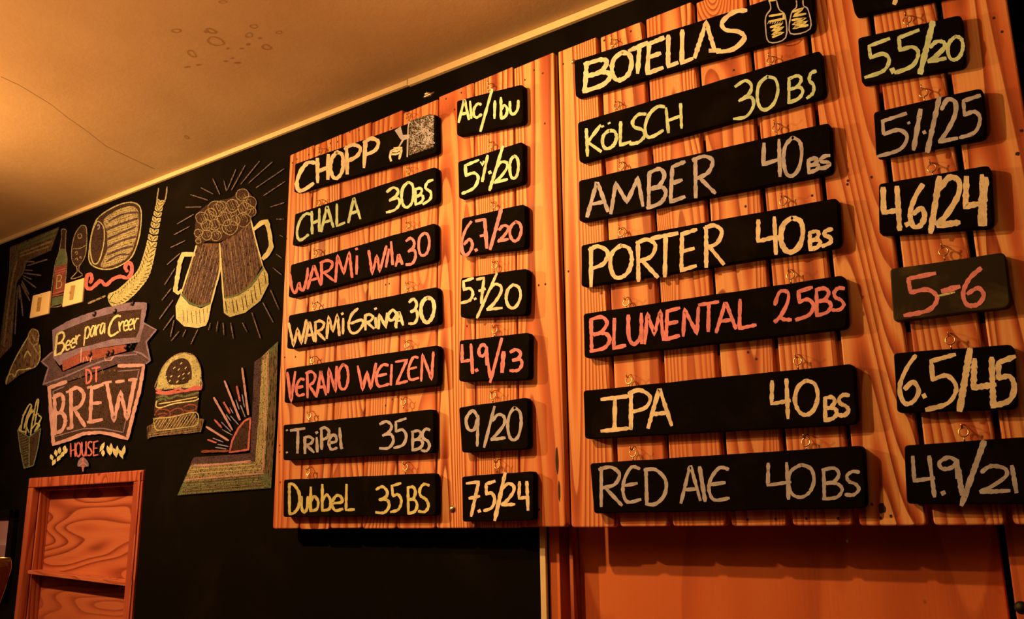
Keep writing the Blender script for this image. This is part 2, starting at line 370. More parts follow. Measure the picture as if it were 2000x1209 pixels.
GL = {
 'A': [L((0, 0), (.46, 1), (.5, 1), (1, .02)), L((.18, .36), (.8, .36))],
 'V': [L((0, 1), (.48, 0), (1, 1))], 'Λ': [L((0, 0), (.5, 1), (1, 0))],
 'B': [L((.05, .98), (.08, 0)), S((.0, .98), (.6, 1), (.85, .8), (.6, .56), (.15, .52)), S((.15, .52), (.75, .5), (1, .28), (.72, .05), (.02, 0))],
 'C': [S((.98, .92), (.6, 1), (.2, .8), (0, .4), (.15, .06), (.5, 0), (1, .12))],
 'c': [S((.95, .9), (.5, 1), (.1, .7), (.05, .25), (.4, 0), (1, .15))],
 'D': [L((.06, 1), (.1, 0)), S((0, 1), (.5, .98), (.95, .65), (.9, .25), (.5, 0), (.06, 0))],
 'E': [L((.98, 1), (.1, .94), (.0, 0), (.95, .04)), L((.08, .5), (.8, .52))],
 'e': [S((.05, .5), (.9, .55), (.85, .9), (.45, 1), (.08, .7), (.05, .3), (.35, 0), (1, .1))],
 'Є': [S((.95, .95), (.5, 1), (.1, .7), (0, .35), (.25, .05), (1, .08)), L((.08, .52), (.8, .55))],
 'H': [L((.06, 1), (.1, 0)), L((.96, 1), (.94, 0)), L((.08, .46), (.95, .5))],
 'I': [L((0, 1), (1, 1)), L((.5, 1), (.48, 0)), L((0, 0), (1, 0))],
 'l': [L((.3, 1), (.6, 0))], '|': [L((.5, 1), (.5, 0))], '1': [L((0, 1), (.9, 0))],
 'i': [L((.5, .72), (.5, 0)), L((.45, 1), (.55, .94))],
 'K': [L((.05, 1), (.12, 0)), L((.95, .98), (.15, .48), (1, .02))],
 'L': [L((.15, 1), (.1, .02), (1, .05))],
 'M': [L((0, 0), (.15, 1), (.5, .25), (.85, 1), (1, 0))],
 'N': [L((0, 0), (.1, 1), (.88, 0), (1, 1))],
 'O': [S(*O_)], '0': [S(*O_)],
 'P': [L((.1, 1), (.12, 0)), S((0, .95), (.5, 1), (1, .8), (.8, .52), (.15, .45))],
 'R': [L((.08, 1), (.1, 0)), S((0, .96), (.5, 1), (.9, .82), (.7, .56), (.15, .48)), L((.25, .5), (1, 0))],
 'S': [S((1, .95), (.5, 1), (.12, .82), (.25, .6), (.75, .45), (.98, .22), (.6, .02), (0, .06))],
 's': [S((1, .98), (.4, .95), (.2, .7), (.8, .45), (.8, .15), (0, 0))],
 'T': [L((0, .97), (1, 1)), L((.52, .97), (.5, 0))],
 'U': [S((0, 1), (.02, .3), (.35, 0), (.8, .15), (.98, .5)), L((.97, 1), (1, 0))],
 'u': [S((0, 1), (.05, .25), (.4, 0), (.85, .3), (.95, .95))],
 'v': [L((0, 1), (.5, 0), (1, 1))],
 'W': [L((0, 1), (.28, 0), (.5, .72), (.72, .02), (1, 1))],
 'w': [S((0, .95), (.1, .3), (.3, 0), (.48, .4), (.5, .45), (.62, .1), (.78, .1), (.95, .6), (1, 1))],
 'Z': [L((0, .98), (.95, 1), (.05, 0), (1, .05))],
 '2': [S((.02, .78), (.35, 1), (.8, .9), (.85, .62), (.4, .25), (.0, .06)), L((.0, .05), (.98, .06))],
 'Ƨ': [S((0, .6), (.3, 1), (.8, .95), (.8, .6), (.35, .2), (0, .02)), S((0, .02), (.3, .15), (.55, .05), (1, .0))],
 '3': [S((.02, .92), (.5, 1), (.88, .82), (.75, .62), (.25, .5)), S((.25, .52), (.85, .5), (1, .25), (.65, .02), (0, .04))],
 '4': [L((.05, 1), (.02, .42), (.95, .46)), L((.8, 1), (.88, 0))],
 '5': [L((.95, 1), (.12, .92), (.18, .56)), S((.18, .56), (.7, .6), (1, .38), (.75, .08), (.0, 0))],
 '6': [S((.75, 1), (.3, .75), (.02, .35), (.25, .02), (.7, .02), (.98, .25), (.7, .45), (.25, .32))],
 'G': [S((.65, 1), (.25, .8), (.02, .4), (.2, .05), (.6, .02), (.98, .3), (.85, .5), (.2, .44))],
 '7': [L((0, .96), (.85, 1), (.45, 0)), L((.25, .52), (.95, .56))],
 '9': [S((.9, .8), (.5, 1), (.05, .8), (.15, .5), (.6, .48), (.9, .75)), L((.92, .85), (.88, 0))],
 'b': [L((.08, 1), (.1, .02)), S((.1, .4), (.5, .6), (.95, .4), (.8, .08), (.1, .02))],
 '.': [L((.3, .6), (.6, .4))],
 'r': [L((0, 1), (.25, .1), (.3, .0)), S((.2, .5), (.6, .9), (1, .9))],
 'a': [S((.9, .9), (.4, 1), (.02, .5), (.2, .05), (.6, .2), (.95, .95)), L((.9, .9), (.95, 0))],
 'p': [L((.15, 1), (.0, -.45)), S((.15, .9), (.6, 1), (.95, .6), (.6, .1), (.1, .15))],
}
def glyph(b, ch, x0, x1, yt, yb, slope, w, Y, xf, lean=0):
    ox, oy, s = xf; wd = x1-x0; h = yb-yt
    for kind, pts in GL[ch]:
        P = [(x0+u*wd+lean*(v-.5)+random.uniform(-.012, .012)*h, yb-v*h+slope*(u-.5)*wd+random.uniform(-.014, .014)*h) for u, v in pts]
        if kind == 's': P = smooth(P, 5)
        ribbon(b, [(ox+p[0]/s, oy+p[1]/s) for p in P], w/s, Y[0]); Y[0] -= .00004
def write(b, items, slope, w, Y, xf):
    for it in items:
        if it[0] == 'ln':       # free stroke
            ww = it[3] if len(it) > 3 else 1
            P = smooth(it[1], 5) if it[2] else it[1]
            ribbon(b, [(xf[0]+p[0]/xf[2], xf[1]+p[1]/xf[2]) for p in P], w*ww/xf[2], Y[0]); Y[0] -= .00004
        else:
            ln = it[5] if len(it) > 5 else 0; sc = it[6] if len(it) > 6 else 1
            glyph(b, it[0], it[1], it[2], it[3], it[4], slope, w*sc, Y, xf, ln)
def sl(x0, y0, x1, y1, w=1): return ('ln', [(x0, y0), (x1, y1)], False, w)
def dot(x, y, w=1.2, d=4): return ('ln', [(x-d, y), (x+d, y-d)], False, w)

XA = (540, 140, 3.359); XB = (540, 460, 3.359); XC = (520, 740, 3.226); XD = (1080, 0, 3.555)
XE = (1100, 320, 3.023); XF = (1100, 680, 3.182); XG = (1620, 0, 3.358); XH = (1680, 340, 3.358); XI = (1680, 660, 3.358)
YB = -.060      # front of the planks
YS = -.083      # front of the hanging plaques
TH = .019

# ------------------------------------------------------------------ the two plank boards
def rounded(q, r, n=5, jit=0.0):
    """rounded outline of a quad given as 4 (x, z) corners, TL TR BR BL"""
    o = []
    Q = [Vector(p) for p in q]
    for i, p in enumerate(Q):
        a = (Q[i-1]-p).normalized(); c = (Q[(i+1) % 4]-p).normalized(); rr = r[i] if isinstance(r, (list, tuple)) else r
        A, C = p+a*rr, p+c*rr
        for k in range(n+1):
            t = k/n; o.append(A*(1-t)**2+p*2*t*(1-t)+C*t*t)
        L_ = (Q[(i+1) % 4]-p).length
        if jit:
            nx = Q[(i+1) % 4]; m_ = max(2, int(L_/.05)); nr = Vector((-c.y, c.x))
            for k in range(1, m_): o.append(p+(nx-p)*(k/m_)+nr*random.uniform(-jit, jit))
    return o
def plate(b, out, yf, yb_, bev):
    n = len(out); cen = sum(out, Vector((0, 0)))/n
    def inset(d):
        r = []
        for i, p in enumerate(out):
            t = (out[(i+1) % n]-out[i-1]).normalized(); nr = Vector((-t.y, t.x))
            if nr.dot(cen-p) < 0: nr = -nr
            r.append(p+nr*d)
        return r
    rings = [(inset(bev), yf), (inset(bev*.3), yf+bev*.3), (out, yf+bev), (out, yb_-bev*.5), (inset(bev*.5), yb_)]
    vs = [(p.x, y, p.y) for rg, y in rings for p in rg]
    fs = []
    for k in range(len(rings)-1):
        for i in range(n): fs.append((k*n+i, k*n+(i+1) % n, (k+1)*n+(i+1) % n, (k+1)*n+i))
    fs.append(tuple(range(n))[::-1]); fs.append(tuple((len(rings)-1)*n+i for i in range(n)))
    b.add(vs, fs)
GL_ = [-2.124, -2.007, -1.882, -1.759, -1.634, -1.500, -1.372, -1.241, -1.1115]
GR_ = [-1.1055, -.981, -.856, -.727, -.603, -.479, -.352, -.228, -.108]
TOPL = [1.1445, 1.147, 1.1515, 1.1525, 1.1455, 1.156, 1.160, 1.158]
TOPR = [1.157, 1.154, 1.157, 1.152, 1.156, 1.155, 1.158, 1.157]
def menu_board(gaps, tops, gw, label):
    t = empty('menu_board', ((gaps[0]+gaps[-1])/2, 0, 1.58), label, 'menu board', 'pine plank menu boards')
    for i in range(8):
        x0, x1 = gaps[i]+gw/2, gaps[i+1]-gw/2
        dz = random.uniform(-.002, .002)
        zt = 1.6+tops[i]; zb = 1.6-.0205+dz*.6; sk = .004 if gw < .005 else .002
        b = MB(); plate(b, rounded([(x0, zt-sk), (x1, zt+sk*.4), (x1, zb), (x0, zb)], [.004, .004, .009, .009], 3), YB, YB+.020, .003)
        b.build('plank', M['pine'], t)
    for z in (1.9, 2.45):
        b = MB(); b.box((gaps[0]+.03, YB+.0205, z-.03), (gaps[-1]-.03, -.001, z+.03)); b.build('batten', M['pine'], t)
    return t
boardL = menu_board(GL_, TOPL, .0045, 'left pine plank board with seven beer plaques and strength plaques')
boardR = menu_board(GR_, TOPR, .0115, 'right pine plank board with the large bottle menu plaques')
def nails(board, pts):
    b = MB()
    for (x, y) in pts:
        c = U(x, y, YB-.0004); r = .0026
        b.add([(c.x+r*math.cos(a*math.pi/3), c.y, c.z+r*1.2*math.sin(a*math.pi/3)) for a in range(6)], [(0, 1, 2, 3, 4, 5)])
    b.build('nail_holes', M['hole'], board, kind='stuff')
nails(boardL, [(580, 311), (592, 318), (603, 302), (645, 280), (659, 277), (683, 258), (701, 254), (571, 318), (764, 250), (871, 193), (901, 181), (888, 214), (1043, 137), (1025, 156), (1060, 143), (1064, 241), (561, 421), (560, 466), (556, 698), (577, 697), (546, 870), (546, 883), (547, 942), (1053, 995), (1065, 555), (1052, 557), (912, 637), (753, 792), (766, 780), (760, 554), (753, 556), (620, 590)])
nails(boardR, [(1232, 61), (1180, 79), (1100, 125), (1433, 137), (1456, 403), (1586, 382), (1655, 360), (1941, 35), (1957, 62), (1702, 346), (1656, 353), (1110, 530), (1477, 701), (1461, 688), (1703, 985), (1720, 1012), (1740, 1008), (1655, 1057), (1460, 1015), (1515, 1014), (1575, 1013), (1637, 1013)])
def knot(board, x, y, rx, rz):
    c = U(x, y, YB-.0003); b = MB()
    P = [(c.x+rx*(1+random.uniform(-.2, .2))*math.cos(a*math.pi/7), c.y, c.z+rz*(1+random.uniform(-.2, .2))*math.sin(a*math.pi/7)) for a in range(14)]
    b.add(P, [tuple(range(14))]); b.build('knot', M['hole'], board)
knot(boardL, 1088, 900, .004, .030); knot(boardL, 1092, 960, .003, .022); knot(boardR, 1722, 992, .0065, .010); knot(boardR, 1987, 300, .004, .004); knot(boardR, 1995, 255, .003, .003)
# screws and bolt that hold the boards
def dome(board, x, y, r, mat, name='screw'):
    c = U(x, y, YB); b = MB(); b.lathe([(r*1.5, 0), (r*1.5, -.001), (r, -.0015), (r, -.004), (r*.6, -.0055), (.0002, -.006)], c, 'Y', 20)
    return b.build(name, mat, board, label='zinc screw head with washer')
dome(boardL, 884, 994, .0062, M['zinc'])
c = U(835, 190, YB); b = MB()
b.lathe([(.008, 0), (.011, .002), (.012, .005), (.008, .007), (.003, .0075)], (c.x, c.y+.004, c.z+.006), 'Z', 16)
b.tube([(c.x-.012, c.y-.002, c.z+.003), (c.x-.004, c.y-.006, c.z+.001), (c.x+.010, c.y-.005, c.z+.002), (c.x+.026, c.y-.001, c.z+.007)], [.002, .0035, .004, .002], 8)
b.tube([(c.x-.012, c.y+.004, c.z+.004), (c.x-.012, c.y+.004, c.z+.016), (c.x-.006, c.y+.004, c.z+.020)], .0025, 8)
b.build('wire_clip', M['zinc'], boardL, label='bright metal clip on the top edge')
dome(boardR, 1120, 121, .0045, M['zinc'])

# ------------------------------------------------------------------ hanging plaques
def eye(sign, board, x, y):
    """screw eye standing on the plaque and the small hook in the plank that carries it"""
    cc = U(x, y, YS+TH/2); R_ = .0078
    yc = YS+TH/2
    b = MB(); n = 18
    b.tube([(cc.x+R_*math.cos(2*math.pi*k/n), yc+.0015*math.sin(2*math.pi*k/n), cc.z+R_*math.sin(2*math.pi*k/n)) for k in range(n)], .00135, 6, True)
    b.tube([(cc.x, yc, cc.z-R_), (cc.x, yc, cc.z-R_-.009)], .0014, 6)
    b.build('screw_eye', M['wire'], sign)
    hk = MB(); z = cc.z+R_
    hk.tube([(cc.x-.001, YB+.001, z+.007), (cc.x-.001, YB-.006, z+.0065), (cc.x-.001, yc-.001, z+.001), (cc.x-.001, yc-.0055, z-.002), (cc.x-.001, yc-.008, z+.003), (cc.x-.001, yc-.0085, z+.0065)], .0012, 6)
    hk.build('cup_hook', M['wire'], board)
def split_words(items):
    if len(items) < 1 or (max(xr(i)[1] for i in items)-min(xr(i)[0] for i in items)) < 600: return [('chalk_lettering', items)]
    srt = sorted(items, key=lambda i: xr(i)[0]); best = (0, 0); hi = xr(srt[0])[1]
    for k in range(1, len(srt)):
        g = xr(srt[k])[0]-hi
        if g > best[0]: best = (g, k)
        hi = max(hi, xr(srt[k])[1])
    if best[0] < 60: return [('chalk_lettering', items)]
    return [('chalk_lettering', srt[:best[1]]), ('chalk_price', srt[best[1]:])]
def xr(i):
    if i[0] == 'ln': return (min(p[0] for p in i[1]), max(p[0] for p in i[1]))
    return (i[1], i[2])
def plaque(board, quad, items, col, slope, w, xf, eyes, label, group, mat='plaque', draw=None):
    q = [U(x, y, YS) for x, y in quad]
    cx = sum(p.x for p in q)/4; zb = min(p.z for p in q)
    t = empty('hanging_plaque', (cx, YS+TH, zb), label, 'sign', group)
    b = MB(); plate(b, rounded([(p.x, p.z) for p in q], [.007, .011, .013, .008], 4, .0007), YS, YS+TH, .0022)
    b.build('board', M[mat], t)
    Y = [YS-.0004]; w *= 1.2
    for nm, its in split_words(items):
        b = MB(); write(b, its, slope, w, Y, xf); b.build(nm, M['c'+col], t)
    if draw: draw(t, Y)
    for e in eyes: eye(t, board, *e)
    return t
def fillpoly(pts, mat, parent, name, Y, xf=(0, 0, 1), **kw):
    b = MB(); b.add([U(xf[0]+p[0]/xf[2], xf[1]+p[1]/xf[2], Y) for p in pts], [tuple(range(len(pts)))]); return b.build(name, mat, parent, **kw)

g1, g2, g3, g4 = 'long price plaques on the left board', 'small strength plaques on the left board', 'long price plaques on the right board', 'small strength plaques on the right board'
def draw_tap(t, Y):
    X = (740, 200, 10.07)
    fillpoly([(310, 550), (430, 470), (470, 640), (600, 630), (600, 700), (490, 745), (400, 890), (375, 885), (450, 740), (420, 720)], M['ct'], t, 'chalk_tap', Y[0]-.0001, X, label='grey chalk drawing of a beer tap')
    fillpoly([(610, 365), (1010, 225), (1090, 260), (1075, 880), (590, 1045)], M['scrib'], t, 'chalk_scribble', Y[0]-.0001, X)
    b = MB()
    ribbon(b, [(740+595/10.07, 238), (740+575/10.07, 250), (740+558/10.07, 306)], 3, Y[0]-.0003)
    for _ in range(75):
        x = random.uniform(620, 1060); y = random.uniform(360, 900)-(x-620)*.33+60; 
        P = [(x+random.uniform(-45, 45), y+random.uniform(-45, 45)) for _ in range(4)]
        ribbon(b, [(740+p[0]/10.07, 200+p[1]/10.07) for p in smooth(P, 4)], 1.1, Y[0]-.0003-random.random()*.0002)
    b.build('chalk_marks', M['ct'], t)
    b = MB()
    for P in ([(240, 1150), (215, 1070), (240, 960), (330, 910)], [(400, 1110), (440, 960), (440, 900)], [(250, 1020), (330, 1020), (420, 990)], [(250, 960), (340, 960), (440, 920)], [(300, 900), (450, 890)]):
        ribbon(b, [(740+p[0]/10.07, 200+p[1]/10.07) for p in P], 5, Y[0]-.0004)
    b.build('chalk_glass', M['cy'], t)
def draw_bottles(t, Y):
    b = MB()
    for P in ([(1500, 2), (1512, 60), (1480, 110), (1476, 180), (1500, 292), (1615, 262), (1612, 110), (1570, 65), (1552, 2)],
              [(1690, 2), (1690, 50), (1655, 95), (1648, 232), (1785, 200), (1772, 70), (1740, 40), (1736, 0)], [(1500, 2), (1480, -60), (1560, -80), (1552, 2)], [(1690, 2), (1690, -70), (1730, -80), (1736, 2)]):
        ribbon(b, [(1080+p[0]/3.555, p[1]/3.555) for p in smooth(P, 4)], 2.4, Y[0]-.0002)
    b.build('chalk_outline', M['ct'], t)
    b = MB()
    for P in ([(1502, 112), (1600, 95), (1602, 130), (1500, 150)], [(1510, 190), (1590, 165), (1520, 215), (1600, 190), (1520, 240), (1600, 225), (1525, 258)],
              [(1665, 82), (1740, 55), (1670, 112), (1755, 95)], [(1660, 140), (1755, 125), (1665, 170), (1765, 150), (1668, 195), (1770, 175)], [(1500, 5), (1545, 0)]):
        ribbon(b, [(1080+p[0]/3.555, p[1]/3.555) for p in P], 4.5, Y[0]-.0003)
    b.build('chalk_bottle_label', M['co'], t, kind='stuff')
    b = MB()
    for k in range(7):
        ribbon(b, [(1080+(1490+k*16)/3.555, 165/3.555), (1080+(1500+k*16)/3.555, 150/3.555)], 2, Y[0]-.0002)
    b.build('chalk_shading', M['ct'], t)
def plq(board, key, quad, items, col, slope, w, xf, eyes, label, group, **kw):
    return plaque(board, quad, items, col, slope, w, xf, eyes, label, group, **kw)
LP = [
 ([(576,320),(851,222),(853,298),(574,376)], [('C',135,245,600,772,14),('H',262,342,560,715),('O',352,440,528,697),('P',450,550,480,656),('P',568,665,440,615,14)], 'y', -.33, 21, XA, [(626,297),(798,229)], 'long black plaque reading CHOPP beside a chalk beer tap, top of left column', dict(draw=draw_tap)),
 ([(576,418),(851,325),(853,394),(571,480)], [('C',136,215,935,1100,14),('H',228,285,910,1055),('A',295,372,885,1035),('L',388,447,863,1008),('A',470,550,828,978),('3',722,808,762,915),('O',820,900,725,888),('B',908,962,765,865),('s',965,1022,715,862,10)], 'g', -.31, 15, XA, [(623,397),(798,334)], 'long black plaque with CHALA 30BS in lime chalk', {}),
 ([(568,517),(850,435),(850,509),(563,581)], [('w',88,205,230,372),('A',205,290,198,338),('R',288,375,165,308),('M',385,495,120,290),sl(528,135,525,252),dot(525,90),('W',600,715,85,245,10),sl(738,90,718,205),sl(752,42,762,190),('A',782,825,125,195),('3',850,912,15,190),('0',932,1003,-18,132)], 'r', -.26, 15, XB, [(617,495),(797,441)], 'long black plaque with WARMI WILA 30 in coral chalk', {}),
 ([(564,616),(854,560),(856,632),(560,681)], [('W',80,195,565,720),('A',188,245,568,702),('R',250,318,560,690),('M',330,412,525,665),sl(438,545,436,645),dot(432,515),('G',470,570,482,640),('R',578,638,518,614),sl(650,540,652,605),dot(650,482),('N',668,725,515,605),('9',732,792,490,608),('A',780,830,500,592),('3',868,925,418,580),('0',948,1035,405,568,0,1.35)], 'y', -.19, 15, XB, [(614,599),(796,559)], 'long black plaque with WARMI GRINGA 30 in yellow chalk', {}),
 ([(558,720),(856,674),(855,752),(555,787)], [('V',72,122,895,1088),('Є',130,182,942,1055),('R',195,262,893,1062),('A',262,325,888,1054),('N',338,395,865,1028),('O',408,470,845,1010),('W',532,652,850,1010),('Є',655,735,848,992),sl(756,848,750,980),('Z',782,860,820,970),('Є',865,930,800,952),('N',950,1028,772,948)], 'r', -.14, 15, XB, [(610,704),(795,674)], 'long black plaque with VERANO WEIZEN in coral chalk', {}),
 ([(553,830),(846,799),(847,884),(553,899)], [('T',155,240,315,468),('R',238,300,365,465),sl(318,370,322,460),dot(318,340),('P',342,395,308,440),('e',395,445,355,445),sl(462,310,472,430),dot(475,438),('3',715,800,268,442),('5',805,882,252,430),('B',918,985,328,445),('S',978,1030,318,455),dot(130,325,.8,3),dot(130,465,.8,3)], 't', -.10, 15, XC, [(604,812),(788,786)], 'long black plaque with TRIPEL 35 BS in faint cream chalk', {}),
 ([(554,937),(850,924),(851,1007),(553,1010)], [('D',140,210,662,845),('u',222,265,740,840),('b',275,330,680,835),('b',348,408,665,832),('e',415,482,735,830),('L',498,552,665,830),('3',692,772,680,845),('5',785,850,658,835),('B',890,950,680,845),('S',958,1025,665,840)], 'o', -.05, 15, XC, [(602,922),(792,913)], 'long black plaque with DUBBEL 35 BS in ochre chalk, bottom of left column', {}),
]
for q, it, c_, s_, w_, xf, ey, lb, kw in LP: plq(boardL, None, q, it, c_, s_, w_, xf, ey, lb, g1, **kw)
AP = [
 ([(892,197),(1021,164),(1022,240),(892,265)], [('A',1198,1265,185,325,8),sl(1270,195,1278,305),('c',1292,1345,212,300),sl(1415,115,1338,390),sl(1433,192,1430,305),('b',1468,1515,165,305),('u',1532,1590,190,278)], 'g', -.22, 15, XA, [(957,170)], 'small black plaque with the Alc/Ibu heading, top of its column'),
 ([(894,316),(1021,276),(1021,357),(896,388)], [('5',1222,1325,590,785,10),('v',1340,1360,592,614),sl(1385,550,1350,720),dot(1400,663,1.6),sl(1485,490,1398,778,1.1),('2',1438,1520,590,725,12),('0',1530,1588,552,700)], 'g', -.24, 16, XA, [(959,284)], 'small lime chalk plaque 5%/20, directly below the Alc/Ibu plaque'),
 ([(902,426),(1025,398),(1026,484),(898,499)], [('6',1212,1290,985,1198,10),dot(1310,1172,1.4),sl(1308,980,1366,968,1.1),sl(1366,970,1380,1155,1.25),sl(1338,1078,1372,1070),sl(1475,900,1402,1165,1.2),('2',1458,1525,1008,1112,10),('0',1532,1605,985,1110)], 'r', -.2, 16, XA, [(963,402)], 'small coral chalk plaque 6.7/20, right of the WARMI WILA plaque'),
 ([(900,543),(1030,524),(1028,615),(899,620)], [('5',1215,1290,285,440,8),('7',1315,1372,280,445),dot(1303,417),sl(1445,250,1315,540),('2',1388,1485,318,490,14),('0',1508,1600,322,475)], 'y', -.12, 16, XB, [(966,519)], 'small yellow chalk plaque 5.7/20, right of the WARMI GRINGA plaque'),
 ([(897,665),(1034,649),(1033,741),(896,745)], [('4',1218,1292,715,905,-6),dot(1313,886,1.5),('9',1325,1385,715,850),sl(1378,760,1402,930),sl(1478,675,1402,962),sl(1490,765,1480,895,1.3),('3',1532,1610,748,888)], 'r', -.12, 17, XB, [(966,645)], 'small coral chalk plaque 4.9/13, right of the VERANO WEIZEN plaque'),
 ([(896,796),(1030,776),(1032,877),(902,884)], [('9',1258,1340,200,428),sl(1438,175,1373,430),('2',1422,1510,225,385,12),('0',1522,1605,182,385)], 't', -.1, 16, XC, [(963,773)], 'small faint cream plaque 9/20, right of the TRIPEL plaque'),
 ([(902,931),(1042,920),(1042,1016),(903,1019)], [('7',1258,1345,650,865,10),dot(1342,835,1.4),('5',1375,1440,645,830,8),sl(1505,595,1440,890,1.2),('2',1488,1570,658,800,10),('4',1592,1655,650,828)], 'y', -.06, 17, XC, [(971,909)], 'small yellow chalk plaque 7.5/24, bottom of its column beside DUBBEL'),
]
for q, it, c_, s_, w_, xf, ey, lb in AP: plq(boardL, None, q, it, c_, s_, w_, xf, ey, lb, g2)
RP = [
 ([(1121,118),(1585,-28),(1589,58),(1124,190)], [('B',215,400,418,610,14),('O',408,545,365,552),sl(528,352,655,298),sl(600,330,588,505),('E',655,768,278,495,6),('L',790,865,240,455),('L',885,970,205,432),('Λ',988,1130,155,375,8),sl(1088,352,1160,350),('S',1150,1335,88,350,16)], 'y', -.30, 26, XD, [(1198,84),(1490,-8)], 'long black plaque reading BOTELLAS with two chalk bottles, top of right board', dict(draw=draw_bottles)),
 ([(1128,239),(1603,98),(1611,187),(1131,317)], [('K',225,335,880,1070),('O',342,440,905,1030),dot(345,880,1,5),dot(390,858,1,5),('L',458,540,840,1002),('S',540,640,795,995,8),('C',642,770,742,945,10),('H',785,895,735,905,-10),('3',1262,1392,560,818,10),('0',1418,1560,530,758),('B',1632,1735,528,700,8),('s',1768,1820,500,675,8)], 'g', -.29, 19, XD, [(1205,206),(1505,118)], 'long black plaque with KOLSCH 30 BS in lime chalk', {}),
 ([(1130,353),(1621,239),(1625,337),(1131,433)], [('A',143,262,112,300),('M',282,470,98,268),('B',500,610,35,248,10),('E',635,720,-2,215),('R',768,895,-45,185),('4',1180,1295,-135,80),('0',1300,1410,-155,68),('B',1445,1508,-30,45),('S',1515,1572,-45,25)], 't', -.24, 19, XE, [(1214,325),(1516,250)], 'long black plaque with AMBER 40 BS in cream chalk', {}),
 ([(1135,479),(1636,386),(1640,481),(1135,560)], [('P',152,260,485,715),('O',278,405,480,672),('R',432,555,448,680),sl(522,440,675,410),sl(605,430,600,665),('E',695,788,395,622),('R',835,945,362,600),('4',1148,1270,325,540),('0',1285,1415,318,520,0,1.3),('B',1452,1518,400,500),('s',1530,1588,390,480)], 'y', -.19, 20, XE, [(1214,454),(1530,393)], 'long black plaque with PORTER 40 BS in yellow chalk', {}),
 ([(1139,613),(1649,537),(1655,641),(1141,699)], [('B',160,275,908,1100),('L',290,368,912,1085),('U',385,465,890,1065),('M',482,590,875,1050),('E',605,690,855,1028),('N',708,800,855,1008),('T',802,915,822,990),('A',905,1018,820,985),('L',1030,1138,798,968),('Ƨ',1250,1345,755,930),('5',1375,1475,735,912),('B',1490,1580,735,888),('S',1592,1658,735,865)], 'r', -.15, 18, XE, [(1223,591),(1544,538)], 'long black plaque with BLUMENTAL 25BS in coral chalk', {}),
 ([(1139,763),(1667,710),(1674,828),(1142,857)], [('I',238,405,308,508),('P',405,540,262,498),('A',530,675,258,490),('4',1290,1412,200,440),('0',1440,1580,200,413),('B',1622,1700,305,445),('S',1705,1775,290,418)], 'y', -.11, 21, XF, [(1228,743),(1558,705)], 'long black plaque with IPA 40 BS in yellow chalk', {}),
 ([(1152,905),(1686,870),(1692,992),(1160,1003)], [('R',225,365,740,980),('Є',372,478,742,965),('D',505,645,750,965),('A',730,852,735,955),sl(848,740,882,950,1.2),('Є',908,1032,745,950),('4',1268,1420,715,940),('0',1398,1560,725,925),('B',1612,1732,748,935),('S',1755,1838,765,915)], 't', -.07, 18, XF, [(1236,885),(1574,863)], 'long black plaque with RED ALE 40 BS in cream chalk, bottom of right board', {}),
]
for q, it, c_, s_, w_, xf, ey, lb, kw in RP: plq(boardR, None, q, it, c_, s_, w_, xf, ey, lb, g3, **kw)
def smear(t, Y):
    b = MB(); ribbon(b, [(1680+505/3.358, 340+800/3.358), (1680+620/3.358, 340+775/3.358)], 4, Y[0]-.0002); b.build('chalk_smear', M['co'], t)
CP = [
 ([(1653,-49),(1862,-94),(1867,-12),(1670,30)], [sl(462,-70,425,25,1.2)], 'y', -.21, 20, XG, [(1745,-75)], 'small black plaque cut off by the top edge of the photo, top of right-hand column', 'plaque', None),
 ([(1675,74),(1878,28),(1886,128),(1683,164)], [('5',238,395,270,490,10),dot(415,465,2,5),('5',435,585,215,460,10),sl(678,145,595,480,1.5),('2',655,768,270,400,10,1.1),('0',775,875,240,390)], 'g', -.22, 21, XG, [(1772,39)], 'small lime chalk plaque 5.5/20, right of the KOLSCH price', 'plaque', None),
 ([(1706,219),(1919,171),(1926,268),(1711,308)], [('5',322,510,760,1008,10),dot(520,808,1,4),sl(597,720,552,980,1.3),dot(622,870,1.3,4),sl(720,640,642,995,1.3),('2',728,842,650,930,14,1.1),('5',860,990,635,890,10)], 't', -.17, 21, XG, [(1804,182)], 'small cream chalk plaque 5%/25, right of the AMBER plaque', 'plaque', None),
 ([(1716,359),(1934,322),(1940,443),(1717,458)], [('4',150,270,85,368,-10,1.2),dot(308,332,1.5,5),('6',328,430,75,345,10,1.2),sl(520,20,462,382,1.4),('2',515,665,18,345,20,1.3),('4',688,830,18,340,0,1.4),sl(815,30,795,330,1.9)], 'y', -.10, 24, XH, [(1820,328)], 'small plaque 4.6/24 in thick yellow chalk, right of the PORTER plaque', 'plaque', None),
 ([(1738,525),(1963,492),(1974,600),(1745,628)], [('5',292,505,655,918,0),sl(538,768,650,738,1.2),('6',672,820,622,858,14)], 'r', -.08, 24, XH, [(1843,491)], 'rubbed brownish plaque with 5-6 in coral chalk', 'plaque_smear', smear),
 ([(1745,690),(1979,672),(1987,798),(1752,806)], [('6',260,390,122,430,10),dot(420,383,1.3,5),('5',438,630,118,460,8),sl(720,75,652,475,1.4),('4',742,888,135,455,0,1.35),('5',885,1015,130,438,8,1.2)], 'y', -.08, 25, XI, [(1856,664)], 'small yellow chalk plaque 6.5/45, right of the IPA plaque', 'plaque', None),
 ([(1766,870),(2008,853),(2016,985),(1771,984)], [('4',352,490,778,1042,-24),dot(545,1020,1.5,6),('9',515,650,785,920),sl(640,840,668,1025,1.3),sl(812,680,665,1095,1.4),('2',790,985,840,1015,0),sl(995,840,1025,1012,1.1)], 't', -.05, 23, XI, [(1882,844)], 'small cream chalk plaque 4.9/21 cut by the right edge, beside RED ALE', 'plaque', None),
]
for q, it, c_, s_, w_, xf, ey, lb, mt, dr in CP: plaque(boardR, q, it, c_, s_, w_, xf, ey, lb, g4, mat=mt, draw=dr)

